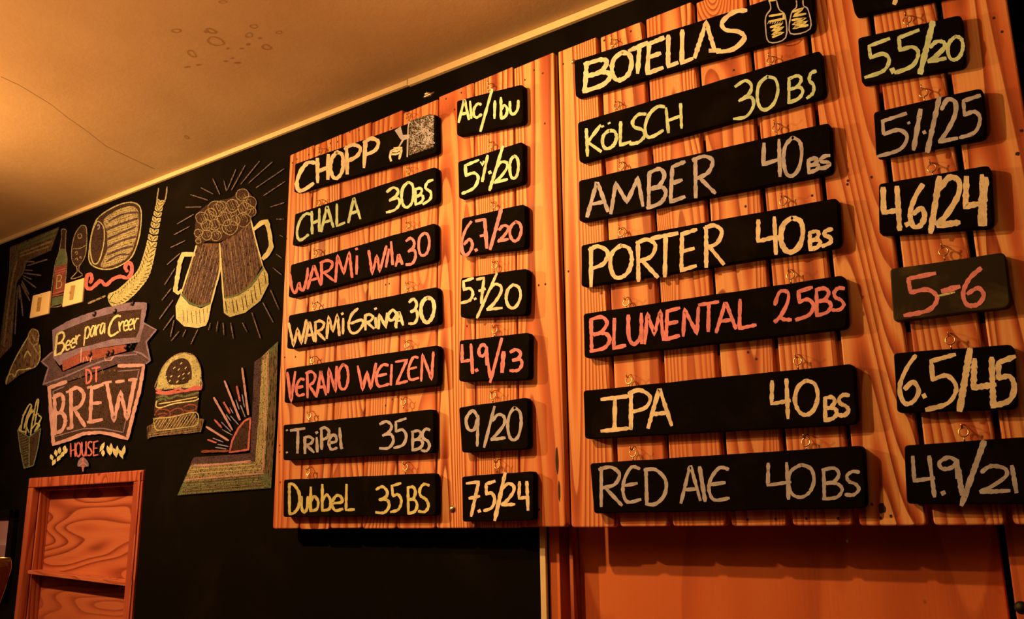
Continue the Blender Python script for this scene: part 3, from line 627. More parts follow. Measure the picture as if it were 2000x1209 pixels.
# ------------------------------------------------------------------ chalk mural on the wall
LAY = [0]
def layer(): LAY[0] += 1; return -.0004-LAY[0]*.00002
X1_ = (0, 340, 3.36); X2_ = (280, 280, 3.022); X3_ = (0, 560, 3.181); X4_ = (260, 640, 3.359)
def chalkfill(pts, mat, name, xf, parent=None, sm=False, label=None):
    if sm: pts = [(p.x, p.y) for p in smooth(pts, 4, True)[:-1]]
    return fillpoly(pts, M[mat], parent or wall, name, layer(), xf, label=label)
def lines(strokes, mat, name, xf, w, parent=None, sm=True, closed=False, label=None):
    b = MB()
    for st in strokes:
        P = smooth([Vector(p) for p in st], 4, closed) if sm else [Vector(p) for p in st]
        ribbon(b, [(xf[0]+p[0]/xf[2], xf[1]+p[1]/xf[2]) for p in P], w/xf[2], layer(), .2)
    return b.build(name, M[mat], parent or wall, label=label)
def hatch(poly, n, ang, mat, name, xf, w, parent):
    """parallel chalk strokes clipped to a polygon"""
    c, s = math.cos(ang), math.sin(ang); R_ = [(x*c+y*s, -x*s+y*c) for x, y in poly]
    y0 = min(p[1] for p in R_); y1 = max(p[1] for p in R_); st = []
    for i in range(n):
        y = y0+(y1-y0)*(i+.5+random.uniform(-.2, .2))/n; xs_ = []
        for a, b_ in zip(R_, R_[1:]+R_[:1]):
            if (a[1] > y) != (b_[1] > y): xs_.append(a[0]+(y-a[1])/(b_[1]-a[1])*(b_[0]-a[0]))
        xs_.sort()
        for a, b_ in zip(xs_[::2], xs_[1::2]):
            d = b_-a
            if d < 8: continue
            a2 = a+d*random.uniform(.02, .08); b2 = b_-d*random.uniform(.02, .08)
            st.append([(a2*c-y*s, a2*s+y*c), (b2*c-y*s, b2*s+y*c)])
    return lines(st, mat, name, xf, w, parent, sm=False)

# corner border, upper left
bd = chalkfill([(65,480),(390,345),(335,500),(180,570),(155,650),(110,715),(75,1130),(0,1209),(0,1090),(60,640)], 'm_brown', 'chalk_corner_border', X1_, label='brown and green chalk corner border with rays')
lines([[(120,480),(380,362)],[(125,495),(360,400)]], 'm_grn', 'green_band', X1_, 14, bd, False)
lines([[(130,520),(340,440)],[(130,540),(320,475)],[(115,560),(90,650),(70,760),(45,950),(25,1130)]], 'm_tan', 'tan_band', X1_, 12, bd)
lines([[(70,480),(62,640)],[(100,470),(105,560),(65,640),(40,860),(12,1120)],[(160,580),(150,650),(105,715),(70,1060)],[(118,465),(112,560)]], 'm_grn', 'green_line', X1_, 6, bd)
lines([[(180,600),(310,560)],[(165,575),(225,575)],[(165,630),(212,632)],[(160,650),(268,665)],[(150,665),(205,690)],[(150,680),(235,745)],[(145,700),(190,790)],[(138,720),(195,830)],[(130,740),(150,930)],[(115,740),(98,1050)],[(142,700),(172,770)],[(125,730),(128,820)]], 'm_ray', 'ray', X1_, 9, bd, False)
# bottle
bo = chalkfill([(415,360),(435,370),(432,400),(430,500),(440,560),(430,700),(412,850),(335,872),(328,850),(360,600),(385,520),(403,420),(403,370)], 'm_dbrown', 'chalk_bottle', X1_, label='chalk drawing of a tall beer bottle with a letter B')
chalkfill([(362,610),(435,590),(420,770),(345,800)], 'm_org', 'bottle_label', X1_, bo)
chalkfill([(395,490),(430,490),(438,560),(436,590),(362,610),(375,550)], 'm_grn', 'bottle_shoulder', X1_, bo)
chalkfill([(342,812),(416,796),(412,848),(336,868)], 'm_grn', 'bottle_foot', X1_, bo)
lines([[(415,360),(435,370),(432,400),(430,500),(440,560),(430,700),(412,850),(335,872),(328,850),(360,600),(385,520),(403,420),(403,370)]], 'm_tan', 'outline', X1_, 5, bo, closed=True)
lines([[(358,640),(430,618)],[(358,655),(430,633)],[(348,785),(420,765)],[(345,803),(418,785)]], 'm_red', 'stripe', X1_, 5, bo, False)
b = MB(); write(b, [('B',370,408,662,750,8)], -.1, 6, [layer()], X1_); b.build('letter', M['m_straw'], bo)
# goblet
gb = chalkfill([(545,335),(565,350),(570,430),(560,530),(530,590),(500,605),(475,570),(470,500),(490,400),(525,345)], 'm_dbrown', 'chalk_goblet', X1_, sm=True, label='chalk drawing of a stemmed beer glass')
lines([[(545,335),(565,350),(570,430),(560,530),(530,590),(500,605),(475,570),(470,500),(490,400),(525,345),(545,335)],[(500,605),(505,640),(465,688),(540,665),(517,635),(522,598)],[(480,490),(525,487),(565,465)],[(510,400),(530,390),(535,415),(515,420),(510,400)],[(492,520),(502,505),(508,520),(500,530)],[(520,550),(530,540),(532,555)],[(492,560),(505,550),(510,565)]], 'm_tan', 'outline', X1_, 6, gb)
# barrel
ba = chalkfill([(650,280),(760,210),(860,185),(920,220),(925,330),(900,460),(850,560),(740,620),(650,620),(590,580),(585,500),(610,360)], 'm_dbrown', 'chalk_barrel', X1_, sm=True, label='chalk drawing of a yellow beer barrel')
bp = [(680,300),(770,235),(860,210),(905,240),(910,330),(885,450),(840,545),(740,600),(660,605),(700,500),(700,380)]
chalkfill(bp, 'm_tan', 'barrel_body', X1_, ba, True)
hatch(bp, 26, -.32, 'm_straw', 'barrel_hatching', X1_, 4, ba)
lines([[(690,370),(800,325),(905,290)],[(700,430),(800,385),(890,345)],[(705,485),(790,440),(890,410)],[(705,530),(800,490),(870,475)],[(700,575),(780,530),(850,530)],[(715,310),(800,265),(900,250)]], 'm_dpur', 'stave_line', X1_, 13, ba)
chalkfill([(645,320),(672,350),(675,450),(650,560),(615,575),(597,500),(605,400),(625,340)], 'm_dbrown', 'barrel_head', X1_, ba, True)
lines([[(650,280),(760,210),(860,185),(920,220),(925,330),(900,460),(850,560),(740,620),(650,620),(590,580),(585,500),(610,360)],[(645,310),(680,350),(682,450),(650,570),(612,585),(592,500),(600,400),(625,330)]], 'm_straw', 'outline', X1_, 8, ba, closed=True)
lines([[(640,340),(648,330),(652,350),(642,362)]], 'm_wht', 'highlight', X1_, 7, ba)
# ribbon
lines([[(590,712),(604,690),(596,660),(575,662),(566,700),(570,745),(600,750),(640,715),(662,700),(695,728),(740,690),(790,672),(835,682),(862,650),(864,600),(842,582),(822,610),(835,640)]], 'm_red', 'chalk_ribbon', X1_, 24, label='coral chalk ribbon curling under the barrel')
# wheat ear
we = lines([[(690,800),(580,848)]], 'm_tan', 'chalk_wheat_ear', X1_, 12, label='yellow chalk ear of wheat')
path = smooth([(312,398),(303,440),(292,495),(278,535),(255,562),(232,580),(208,590)], 9)
def leafpoly(c, d, ln, wd):
    t = Vector(d).normalized(); n_ = Vector((-t.y, t.x)); o = []
    for u, v in ((0, 0), (.3, .8), (.6, 1), (1, .15), (1.05, 0), (1, -.15), (.6, -1), (.3, -.8)): o.append(c+t*ln*u+n_*wd*v)
    return o
b1 = MB(); b2 = MB(); lines([[(90,265),(80,345),(100,380)],[(140,258),(130,330),(105,375)]], 'm_tan', 'wheat_beard', X2_, 9, we)
n_ = len(path)
for i in range(0, n_-1, 2):
    p = path[i]; t = (path[max(i-1, 0)]-path[min(i+1, n_-1)]).normalized(); k = .62+.7*min(1, i/(n_*.7))
    nn = Vector((-t.y, t.x))
    for s_ in (1, -1):
        P = leafpoly(p, t+nn*s_*.75, 17*k, 6*k); Yl = layer()
        b1.add([U(q.x, q.y, Yl) for q in P], [tuple(range(8))])
        ribbon(b2, [p+(t+nn*s_*.75).normalized()*2, p+(t+nn*s_*.75).normalized()*14*k], 1.7, Yl-.00001)
b1.build('wheat_grain', M['m_straw'], we, kind='stuff'); b2.build('grain_line', M['m_dbrown'], we, kind='stuff')
# two clinking mugs
mg = chalkfill([(320,590),(450,590),(450,740),(400,940),(340,962),(270,935),(225,885)], 'm_brown', 'chalk_beer_mugs', X2_, label='chalk drawing of two clinking beer mugs with foam and rays')
chalkfill([(450,590),(530,540),(635,440),(700,720),(640,830),(560,890),(490,910),(470,900)], 'm_brown', 'mug_beer', X2_, mg)
hatch([(320,600),(445,600),(445,740),(395,930),(340,950),(270,925),(235,880)], 14, 1.85, 'm_dpur', 'beer_stroke', X2_, 6, mg)
hatch([(460,600),(540,545),(630,460),(690,715),(640,815),(560,875),(485,895)], 14, 1.42, 'm_dpur', 'beer_stroke', X2_, 6, mg)
hatch([(320,600),(445,600),(445,740),(395,930),(340,950),(270,925),(235,880)], 7, 1.83, 'm_tan', 'beer_highlight', X2_, 3, mg)
hatch([(460,600),(540,545),(630,460),(690,715),(640,815),(560,875),(485,895)], 6, 1.45, 'm_tan', 'beer_highlight', X2_, 3, mg)
chalkfill([(222,890),(190,960),(193,1035),(240,1080),(320,1090),(370,1075),(385,1040),(402,945),(340,975),(270,950)], 'm_yel', 'mug_base', X2_, mg)
chalkfill([(475,915),(480,1005),(510,1025),(600,1000),(690,930),(740,830),(735,770),(708,725),(640,845),(560,900)], 'm_straw', 'mug_base', X2_, mg)
hatch([(480,930),(485,1000),(510,1015),(600,985),(690,910),(730,820),(725,770),(705,745),(640,860),(560,915)], 9, 1.42, 'm_dbrown', 'base_stroke', X2_, 5, mg)
hatch([(225,985),(240,1060),(320,1070),(365,1060),(385,965),(300,985)], 7, 1.5, 'm_brown', 'base_stroke', X2_, 3, mg)
lines([[(225,888),(270,938),(330,962),(400,940)],[(485,912),(560,892),(640,832),(706,738)]], 'm_grn', 'green_band', X2_, 13, mg)
lines([[(318,590),(270,740),(222,890)],[(452,600),(452,740),(425,850),(400,945)],[(450,590),(462,760),(472,900),(480,1000)],[(632,440),(665,580),(705,725)]], 'm_yel', 'outline', X2_, 9, mg)
lines([[(300,655),(235,655),(215,700),(188,868),(205,885),(225,868)],], 'm_yel', 'mug_handle', X2_, 26, mg, False)
lines([[(655,505),(695,470),(728,460),(745,530),(755,610),(735,650),(706,680)]], 'm_yel', 'mug_handle', X2_, 26, mg, False)
chalkfill([(310,600),(315,430),(400,350),(520,320),(580,265),(625,290),(660,350),(655,420),(560,520),(450,580),(380,575)], 'm_dbrown', 'foam', X2_, mg, True)
b = MB(); Yl = layer()
for (x, y, r) in [(585,305,38),(525,370,38),(598,385,38),(628,350,40),(480,445,42),(420,480,32),(375,485,32),(345,440,36),(430,385,48),(510,495,45),(375,540,30),(325,530,24),(430,545,30),(590,450,42),(325,575,16),(540,455,30),(460,370,30),(395,420,36),(635,400,30)]:
    for rr in (1, .55):
        P = [(x+r*rr*math.cos(a*.524+r)*random.uniform(.93, 1.07), y+r*rr*math.sin(a*.524+r)*random.uniform(.9, 1.06)) for a in range(0, 13 if rr == 1 else 6)]
        P = smooth(P, 2); Yl -= .00002
        ribbon(b, [(280+p[0]/3.022, 280+p[1]/3.022) for p in P], (5 if rr == 1 else 3)/3.022, Yl, .2)
b.build('foam_bubble', M['m_tan'], mg, kind='stuff')
hatch([(330,560),(330,440),(420,340),(540,330),(600,290),(640,350),(620,420),(520,520),(420,560)], 26, 1.2, 'm_tan', 'foam_stroke', X2_, 2.4, mg)
lines([[(410,210),(450,300)],[(340,262),(410,298)],[(280,303),(380,335)],[(248,377),(340,375)],[(295,420),(200,475)],[(272,490),(180,540)],[(245,575),(160,615)],[(215,650),(140,715)],[(185,740),(125,835)],[(165,855),(110,925)],[(175,925),(95,1035)],[(180,1015),(118,1100)],[(475,220),(490,280)],[(545,155),(495,275)],[(600,130),(520,275)],[(685,105),(575,240)],[(760,110),(620,235)],[(830,150),(665,262)],[(835,225),(710,308)],[(830,350),(750,375)],[(785,447),(830,447)],[(805,542),(822,550)],[(785,655),(815,675)],[(765,735),(815,775)],[(750,865),(800,980)],[(705,940),(765,1055)],[(640,1000),(690,1150)],[(585,1060),(610,1110)],[(515,1060),(530,1150)],[(440,1050),(430,1110)],[(470,1060),(475,1130)],[(320,1100),(280,1185)],[(250,1100),(232,1140)],[(210,1110),(165,1165)],[(180,1045),(160,1140)],[(395,1060),(385,1100)]], 'm_ray', 'ray', X2_, 6, mg, False)
# lower right corner border with the half sun
cb = chalkfill([(950,90),(895,140),(885,500),(860,960),(330,1010),(290,1100),(905,1052),(935,600)], 'm_grn', 'chalk_sun_border', X4_, label='green, yellow and mauve chalk corner border with a rising sun')
chalkfill([(895,140),(845,190),(830,500),(800,880),(380,895),(330,1010),(860,960),(885,500)], 'm_tan', 'yellow_band', X4_, cb)
chalkfill([(845,190),(795,225),(780,585),(768,825),(398,850),(375,895),(800,880),(830,500)], 'm_dpur', 'mauve_band', X4_, cb)
hatch([(895,140),(845,190),(830,500),(800,880),(860,950),(885,500)], 9, 1.6, 'm_straw', 'band_stroke', X4_, 4, cb)
hatch([(950,90),(895,140),(885,500),(860,960),(905,1050),(935,600)], 8, 1.6, 'm_brown', 'band_stroke', X4_, 6, cb)
hatch([(860,960),(330,1010),(290,1100),(905,1052)], 7, -.08, 'm_brown', 'band_stroke', X4_, 5, cb)
hatch([(860,960),(330,1010),(290,1100),(905,1052)], 5, -.08, 'm_tan', 'band_stroke', X4_, 4, cb)
lines([[(395,905),(600,890),(770,872)],[(340,1000),(600,975),(860,955)],[(420,910),(780,880)],[(880,180),(872,500),(850,950)]], 'm_peach', 'peach_line', X4_, 7, cb)
lines([[(385,930),(600,915),(800,900)],[(370,960),(600,940),(840,925)]], 'm_straw', 'straw_line', X4_, 8, cb)
sn = chalkfill([(775,588),(765,800),(630,820),(650,740),(690,660),(730,612)], 'm_dbrown', 'half_sun', X4_, cb)
lines([[(772,590),(730,612),(690,660),(650,740),(632,818),(755,800),(770,590)]], 'm_red', 'sun_outline', X4_, 12, cb, False)
lines([[(715,265),(755,570)],[(600,350),(700,605)],[(530,460),(650,670)],[(480,650),(625,740)]], 'm_peach', 'long_ray', X4_, 14, cb, False)
lines([[(680,385),(700,480)],[(595,490),(635,560)],[(535,605),(580,655)],[(490,735),(545,755)]], 'm_red', 'coral_ray', X4_, 13, cb, False)
lines([[(450,812),(625,808)]], 'm_org', 'coral_ray', X4_, 16, cb, False)
lines([[(675,475),(695,535)],[(705,510),(735,585)],[(715,440),(730,520)],[(580,620),(640,680)],[(585,668),(650,705)],[(640,580),(690,635)],[(610,570),(640,610)],[(555,765),(625,780)],[(540,785),(610,795)],[(525,725),(590,750)],[(635,525),(655,560)]], 'm_wht', 'white_ray', X4_, 7, cb, False)
# burger
bu = chalkfill([(90,650),(90,732),(130,715),(445,685),(467,600),(410,590),(140,620)], 'm_brown', 'chalk_burger', X4_, label='chalk drawing of a burger on a board')
hatch([(90,650),(90,732),(130,715),(445,685),(467,600),(410,590),(140,620)], 8, -.15, 'm_tan', 'board_stroke', X4_, 4, bu)
bun = [(150,405),(165,330),(200,250),(260,190),(330,165),(400,185),(440,260),(445,330),(440,390),(300,395)]
chalkfill(bun, 'm_straw', 'bun_top', X4_, bu)
chalkfill([(215,300),(250,230),(320,200),(370,230),(385,320),(350,365),(250,375),(225,350)], 'm_dbrown', 'bun_shade', X4_, bu, True)
b = MB(); Yl = layer()
for (x, y) in [(285,205),(315,235),(240,230),(270,265),(215,280),(300,275),(345,265),(385,240),(365,300),(250,320),(215,325),(290,355),(330,335),(370,350),(240,350),(190,370),(330,305),(375,205),(255,382),(300,320)]:
    ribbon(b, [(260+(x-5)/3.359, 640+(y+4)/3.359), (260+(x+5)/3.359, 640+(y-6)/3.359)], 2.6, Yl)
b.build('sesame_seed', M['m_yel'], bu, kind='stuff')
lines([bun], 'm_tan', 'bun_outline', X4_, 6, bu, closed=True)
chalkfill([(150,430),(250,410),(350,420),(430,400),(430,460),(420,560),(150,600),(135,560)], 'm_dbrown', 'burger_filling', X4_, bu)
lines([[(152,405),(200,425),(260,415),(300,400),(340,415),(400,390),(450,392)],[(152,425),(220,435),(300,420),(400,405),(445,402)]], 'm_red', 'ham_slice', X4_, 16, bu)
lines([[(155,460),(200,445),(240,465),(290,445),(340,450),(380,440),(430,425)],[(160,480),(200,465),(215,480)]], 'm_grn', 'lettuce', X4_, 14, bu)
lines([[(155,480),(150,515),(180,525),(260,500),(320,490),(400,480),(430,465)],[(170,500),(260,485),(420,455)]], 'm_yel', 'cheese_line', X4_, 8, bu)
lines([[(140,575),(160,540),(200,535),(240,550),(235,585),(180,600),(145,595)],[(160,570),(200,560),(225,570)],[(245,550),(270,535),(310,530),(330,555),(300,575),(260,575)],[(330,520),(370,505),(410,510),(410,535),(360,548),(335,540)],[(170,585),(210,580)]], 'm_org', 'patty', X4_, 8, bu)
bb = [(135,600),(150,595),(260,585),(412,555),(418,635),(330,655),(180,672),(145,660)]
chalkfill(bb, 'm_brown', 'bun_bottom', X4_, bu); hatch(bb, 16, -1.0, 'm_straw', 'bun_stroke', X4_, 4, bu)
lines([bb], 'm_straw', 'bun_outline', X4_, 8, bu, closed=True)
# pizza slice
pz = chalkfill([(200,262),(232,285),(245,360),(248,440),(215,500),(120,550),(45,608),(32,590),(75,480),(130,380),(175,310)], 'm_brown', 'chalk_pizza_slice', X3_, label='chalk drawing of a pizza slice')
lines([[(200,262),(232,275),(240,310),(225,360),(190,350),(178,300),(200,262)],[(245,360),(248,440),(225,490),(190,510)],[(200,300),(215,330)],[(205,360),(225,400),(240,420)]], 'm_tan', 'crust', X3_, 9, pz)
lines([[(38,605),(45,560),(75,540),(90,560),(110,520),(150,515),(190,505)],[(40,590),(75,490),(130,385),(178,305)],[(150,440),(170,400),(190,430)]], 'm_straw', 'cheese', X3_, 8, pz)
# cone of chips
fr = chalkfill([(110,890),(180,935),(252,880),(235,1000),(205,1112),(150,1130),(128,1020)], 'm_dbrown', 'chalk_chip_cone', X3_, label='chalk drawing of a paper cone of chips')
lines([[(110,892),(128,1020),(150,1128),(208,1110),(235,1000),(252,885)],[(182,935),(180,1120)],[(110,890),(180,935),(252,880)]], 'm_grn', 'cone_line', X3_, 7, fr, False)
hatch([(112,900),(180,940),(178,1115),(150,1120)], 14, -.35, 'm_grn', 'cone_stroke', X3_, 3, fr)
lines([[(130,890),(140,820),(165,760),(185,730),(195,745),(170,800),(150,880)],[(160,915),(170,830),(200,760)],[(190,920),(200,840),(225,720),(238,700),(235,740),(215,860)],[(150,860),(190,790),(215,770),(205,830)],[(215,900),(250,830),(255,810),(240,800)],[(130,860),(120,890),(165,905)],[(200,880),(225,850),(245,860),(225,890)],[(180,800),(160,850),(180,905)],[(205,800),(240,790)],[(140,800),(160,780)]], 'm_straw', 'chip', X3_, 9, fr)
# crest with ribbon banner
cs = chalkfill([(300,630),(420,596),(735,490),(897,483),(860,660),(792,948),(620,902),(520,910),(332,985),(310,800)], 'm_dbrown', 'chalk_crest', X3_, label='chalk crest with banner reading Beer para Creer and the lettering DT BREW HOUSE')
chalkfill([(265,608),(300,500),(255,465),(325,400),(345,470),(390,530),(600,450),(830,400),(905,480),(730,480),(420,590),(300,620)], 'm_dpur', 'banner_back', X3_, cs)
chalkfill([(890,225),(970,268),(908,342),(932,458),(905,480),(830,405),(860,340)], 'm_dpur', 'banner_tail', X3_, cs)
chalkfill([(325,270),(450,205),(580,160),(700,125),(820,102),(912,104),(885,250),(862,345),(720,365),(600,385),(480,425),(370,490),(330,440)], 'm_pur', 'banner_front', X3_, cs)
chalkfill([(345,290),(580,195),(760,150),(880,140),(865,270),(845,315),(700,325),(560,365),(440,400),(355,430)], 'm_dbrown', 'banner_face', X3_, cs)
chalkfill([(385,465),(520,400),(760,362),(790,360),(785,400),(620,445),(510,470),(390,525)], 'm_org', 'banner_lower', X3_, cs)
lines([[(300,500),(258,465),(325,405)],[(300,505),(268,610)],[(892,225),(970,268),(908,342),(932,458),(908,478)],[(830,400),(880,415),(930,455)],[(270,605),(400,560),(560,490),(720,430),(850,420)]], 'm_pur', 'banner_outline', X3_, 10, cs, False)
lines([[(330,275),(450,212),(580,165),(700,130),(820,107),(908,108)],[(905,110),(880,250),(858,340)],[(355,440),(480,395),(600,365),(720,340),(850,325)]], 'm_pur', 'banner_edge', X3_, 20, cs)
b = MB(); Yl = [layer()]
write(b, [('B',345,402,285,420,16,1.3),('e',408,436,335,392,4),('e',440,468,322,378,4),('r',470,496,300,355,4),('p',525,560,250,325,4),('a',562,592,245,310,3),('r',592,622,235,300,4),('a',622,652,228,292,3)], -.28, 10, Yl, X3_)
write(b, [('C',678,742,182,302,20,1.4),('r',738,768,215,275,4),('e',768,795,210,272,4),('e',798,824,203,268,4),('r',828,860,195,262,4)], -.2, 10, Yl, X3_)
b.build('banner_lettering', M['m_yel'], cs)
lines([[(505,380),(502,470)],[(520,440),(515,470)],[(535,435),(545,460)],[(570,430),(560,465)],[(650,440),(655,460),(690,455),(705,435)]], 'm_peach', 'banner_marks', X3_, 7, cs, False)
lines([[(412,590),(305,628),(318,800),(332,980),(430,948),(520,912),(620,905),(700,918),(790,945),(828,790),(868,640),(893,487),(735,492)]], 'm_peach', 'crest_border', X3_, 22, cs, False)
lines([[(400,620),(330,650),(345,930),(430,905),(520,882),(640,880),(765,905),(795,770),(835,640),(865,515),(735,525)]], 'm_pur', 'crest_inner_border', X3_, 7, cs, False)
b = MB(); Yl = [layer()]
write(b, [('B',338,405,672,905,0,1.2),('R',432,528,630,875,0,1.2),('E',560,640,612,838,0,1.2),('W',660,838,585,832,0,1.25),
 sl(328,692,360,680),sl(328,912,350,902),sl(415,655,445,645),sl(418,882,452,874),sl(545,628,570,620),sl(545,842,570,835),sl(640,600,690,590),sl(720,592,770,585),sl(800,580,850,575)], -.12, 19, Yl, X3_)
b.build('crest_lettering', M['m_peach'], cs)
b = MB(); Yl = [layer()]
write(b, [('D',532,568,515,598,0,1),('T',572,622,503,592,0,1)], -.12, 12, Yl, X3_); b.build('crest_initials', M['m_red'], cs)
b = MB(); Yl = layer()
for (x, y, r) in [(428,575,9),(457,570,10),(497,556,18),(636,530,18),(680,523,12),(711,520,9)]:
    P = []
    for k in range(10):
        a = -math.pi/2+k*math.pi/5; rr = r if k % 2 == 0 else r*.42
        P.append(U((x+rr*math.cos(a))/3.181, 560+(y+rr*math.sin(a))/3.181, Yl))
    b.add(P, [tuple(range(10))])
b.build('star', M['m_brown'], cs)
b = MB(); Yl = [layer()]
write(b, [('H',438,468,972,1055),('O',472,502,968,1055),('U',508,535,965,1052),('S',545,570,962,1050),('E',580,610,960,1048)], -.08, 10, Yl, X3_); b.build('crest_word', M['m_red'], cs)
b = MB()
for (x, y, ax, ay, k) in [(420,1005,-.6,.8,1.2),(400,1020,-.5,.9,1.3),(375,1045,-.5,1,1.2),(345,1070,-.5,1,1.2),(405,985,-.2,1,1.1),(372,995,-.1,1,1.2),(345,1010,.1,1,1.2),(315,1040,.3,1,1.1),
      (650,965,-.5,1,1.8),(665,985,.3,1,1.8),(690,970,0,1,1.9),(705,1000,.3,1,1.7),(730,985,-.1,1,2),(740,1010,.4,1,1.7),(775,985,-.2,1,1.9),(640,1010,0,1,1.2)]:
    Yl = layer(); P = leafpoly(Vector((x, y)), (ax, ay), 42*k/1.15, 12); b.add([U(q.x/3.181, 560+q.y/3.181, Yl) for q in P], [tuple(range(8))])
b.build('laurel_leaf', M['m_yel'], cs, kind='stuff')
chalkfill([(515,1058),(545,1085),(550,1115),(525,1120),(515,1150),(505,1120),(482,1115),(488,1080)], 'm_pur', 'crest_pendant', X3_, cs, True)
lines([[(515,1065),(515,1145)]], 'm_red', 'pendant_line', X3_, 12, cs, False)
lines([[(495,1110),(515,1090),(540,1110)]], 'm_peach', 'pendant_line', X3_, 5, cs, False)

# ------------------------------------------------------------------ switches, little hooks, picture frame
def switch(quad, slot, label, knob=None):
    q = [U(x, y, -.010) for x, y in quad]
    t = empty('light_switch', (sum(p.x for p in q)/4, 0, min(p.z for p in q)), label, 'switch', 'cream switch plates on the chalkboard wall')
    b = MB(); plate(b, rounded([(p.x, p.z) for p in q], .005, 4), -.010, -.0008, .003); b.build('plate', M['plate'], t)
    s_ = [U(x, y, -.0125) for x, y in slot]
    b = MB(); plate(b, rounded([(p.x, p.z) for p in s_], .002, 3), -.0125, -.0095, .001); b.build('rocker', M['slot'], t)
    for (x, y) in knob or []:
        c = U(x, y, -.013); b = MB(); b.lathe([(.006, .001), (.006, -.001), (.004, -.004), (.0003, -.005)], c, 'Y', 12); b.build('button', M['slot'], t)
XS = lambda P: [(50+x/12.09, 530+y/12.09) for x, y in P]
switch(XS([(165,570),(575,455),(520,1000),(85,1110)]), XS([(290,620),(370,605),(325,935),(245,950)]), 'left cream switch plate at the foot of the drawn bottle', XS([(310,720),(298,830)]))
switch(XS([(925,290),(1370,150),(1320,720),(855,845)]), XS([(1065,340),(1160,320),(1110,660),(1025,680)]), 'right cream switch plate under the drawn goblet', XS([(1060,500)]))
for i, (x, y, lb) in enumerate([(184, 613, 'left of three black hooks on the top of the banner'), (224, 608, 'middle of three black hooks on the top of the banner'), (258.5, 592, 'right black hook on the top of the banner'),
        (176, 692, 'single black hook on the orange strip of the banner'), (210, 690, 'left hook of the middle pair on the orange strip'), (219, 688, 'right hook of the middle pair on the orange strip'), (245.5, 677, 'left hook of the right-hand black pair'), (255, 675, 'right hook of the right-hand black pair')]):
    c = U(x, y, -.012); r = .0075; b = MB()
    b.tube([(c.x, -.0005, c.z+r), (c.x, -.010, c.z+r)]+[(c.x+r*math.sin(a), -.012, c.z+r*math.cos(a)) for a in [k*.5 for k in range(1, 10)]], .0036, 8)
    o = b.build('wall_hook', M['blackm'], None, label=lb, cat='hook', group='small black hooks on the chalk banner'); set_origin(o, (c.x, 0, c.z))
XFp = lambda P: [(x/3.676, 880+y/3.676) for x, y in P]
c1 = U(28.5, 995, -.02); c2 = U(23, 1100, -.02)
t = empty('picture_frame', (c1.x-.2, 0, c1.z-.36), 'black picture frame at left edge holding a pinkish print', 'picture frame')
fx1 = c1.x; fz1 = c1.z; fx0 = fx1-.42; fz0 = fz1-.34
for nm, a, c in (('frame_rail', (fx0, -.022, fz1-.036), (fx1, -.001, fz1)), ('frame_rail', (fx0, -.022, fz0), (fx1, -.001, fz0+.036)), ('frame_stile', (fx1-.036, -.022, fz0), (fx1, -.001, fz1)), ('frame_stile', (fx0, -.022, fz0), (fx0+.036, -.001, fz1))):
    b = MB(); b.box(a, c, .003); b.build(nm, M['frame'], t)
b = MB(); b.box((fx0+.03, -.010, fz0+.03), (fx1-.03, -.003, fz1-.03)); b.build('print', M['paper'], t, label='flat pinkish print with paler band')

# ------------------------------------------------------------------ wooden niche, lower left
t = empty('wall_niche', ((NX0+NX1)/2, 0, 1.06), 'open orange pine wall cabinet with one shelf, lower left', 'cabinet')
def bx(nm, a, c, mat, bev=.002, **kw):
    b = MB(); b.box(a, c, bev); return b.build(nm, M[mat], t, **kw)
bx('frame_top', (NX0-.036, -.008, NZ1-.004), (NX1+.055, .02, NZ1+.034), 'pine_edge', .004)
bx('frame_left', (NX0-.036, -.008, 1.0), (NX0+.002, .02, NZ1-.0045), 'pine_edge', .004)
bx('frame_right', (NX1-.002, -.008, 1.0), (NX1+.055, .02, NZ1-.0045), 'pine_edge', .004)
bx('frame_bead', (NX1+.034, -.012, 1.0), (NX1+.044, -.007, NZ1+.026), 'pine_edge', .001)
bx('side_panel', (NX0+.0025, .0205, 1.03), (NX0+.012, .060, NZ1-.01), 'pine_edge', .001)
bx('side_panel', (NX1-.012, .0205, 1.03), (NX1-.0025, .060, NZ1-.01), 'pine_edge', .001)
bx('top_panel', (NX0+.013, .0205, NZ1-.016), (NX1-.013, .060, NZ1-.006), 'pine_edge', .001)
bx('back_panel', (NX0+.003, .0605, 1.03), (NX1-.003, .070, NZ1-.005), 'ply', 0)
a = U(81, 1117, .0); c = U(254, 1138, .0)
b = MB(); b.box((NX0+.0125, .002, -.013), (NX1-.0125, .0595, 0), .0015)
slp = (c.z-a.z)/(c.x-a.x)
for v in b.v: v.z += a.z+slp*(v.x-a.x)
b.build('shelf', M['ply'], t)
bx('base_panel', (NX0+.013, .0205, 1.03), (NX1-.013, .060, 1.04), 'pine_edge', .001)

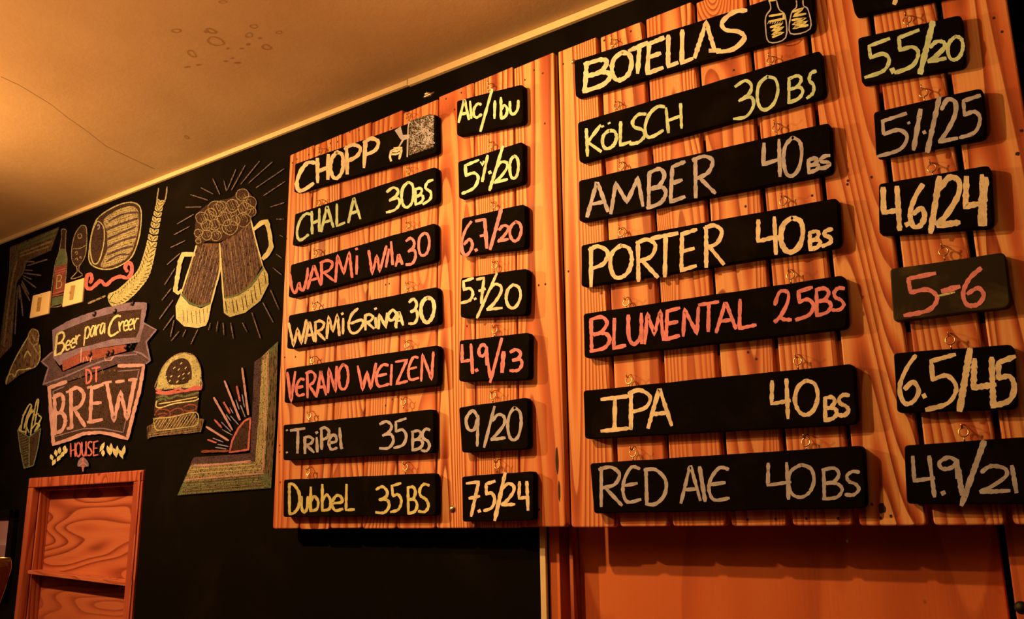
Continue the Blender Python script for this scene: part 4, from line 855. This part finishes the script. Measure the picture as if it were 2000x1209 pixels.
# ------------------------------------------------------------------ wooden shutter under the right board
t = empty('door_1', (-.2, 0, .9), 'orange wooden shutter below the right menu board', kind='structure')
b = MB(); b.box((-1.222, -.008, .9), (-1.206, .03, 1.748), .0015); b.build('edge_strip', M['trim'], t, label='narrow cream edge strip')
b = MB(); b.box((-1.2055, .006, .9), (-1.176, .06, 1.748), .0015); b.build('jamb', M['door'], t)
b = MB(); b.box((-1.150, .008, .9), (-1.1405, .10, 1.748), .001); b.build('inner_jamb', M['pine_edge'], t)
for i, (x0, x1) in enumerate([(-1.146, -.262)]):
    b = MB(); b.box((x0, .038, .9), (x1, .058, 1.748), .002); b.build('panel', M['door'], t)
b = MB(); b.box((-.245, .004, .9), (.05, .06, 1.748), .003); b.build('right_panel', M['door'], t)
c = U(1998, 1185, 0); b = MB(); b.lathe([(.004, .004), (.004, -.008), (.010, -.014), (.011, -.020), (.007, -.026), (.0003, -.027)], (c.x, 0, c.z), 'Y', 20); b.build('knob', M['blackm'], t, label='black knob')

# ------------------------------------------------------------------ bar counter below the frame and the glass on it
gy = -.86; ct = U(-30, 1092, gy)
hz = .215; zb = ct.z-hz
b = MB(); b.box((-3.4, -1.0, zb-.045), (-.6, -.62, zb-.0005), .004); bc = empty('bar_counter', (-2.0, -.81, 0), 'pine bar counter just below the picture', 'counter'); b.build('counter_top', M['pine_edge'], bc)
b = MB(); b.box((-3.3, -.95, .001), (-.7, -.67, zb-.0455)); b.build('counter_base', M['beige'], bc)
R_ = abs(U(27, 1112, gy).x-ct.x)*.40
t = empty('beer_glass', (ct.x, gy, zb), 'amber stemmed beer glass cut by left edge of the picture', 'glass')
b = MB(); b.lathe([(.002, .055), (R_*.35, .06), (R_*.62, .10), (R_*.85, .15), (R_, .195), (R_*.97, .21), (R_*.9, hz), (R_*.86, hz-.002), (R_*.93, .205), (R_*.95, .193), (R_*.8, .15), (R_*.57, .102), (R_*.30, .063), (.001, .059)], (ct.x, gy, zb), 'Z', 40); b.build('bowl', M['glass'], t)
b = MB(); b.lathe([(.0005, .0), (R_*.7, .0), (R_*.7, .003), (.008, .010), (.006, .03), (.008, .054), (.0005, .056)], (ct.x, gy, zb), 'Z', 32); b.build('stem', M['glass'], t)
b = MB(); n = 40; b.tube([(ct.x+R_*.88*math.cos(2*math.pi*k/n), gy+R_*.88*math.sin(2*math.pi*k/n), zb+hz) for k in range(n)], .0022, 6); b.build('rim', M['gilt'], t)
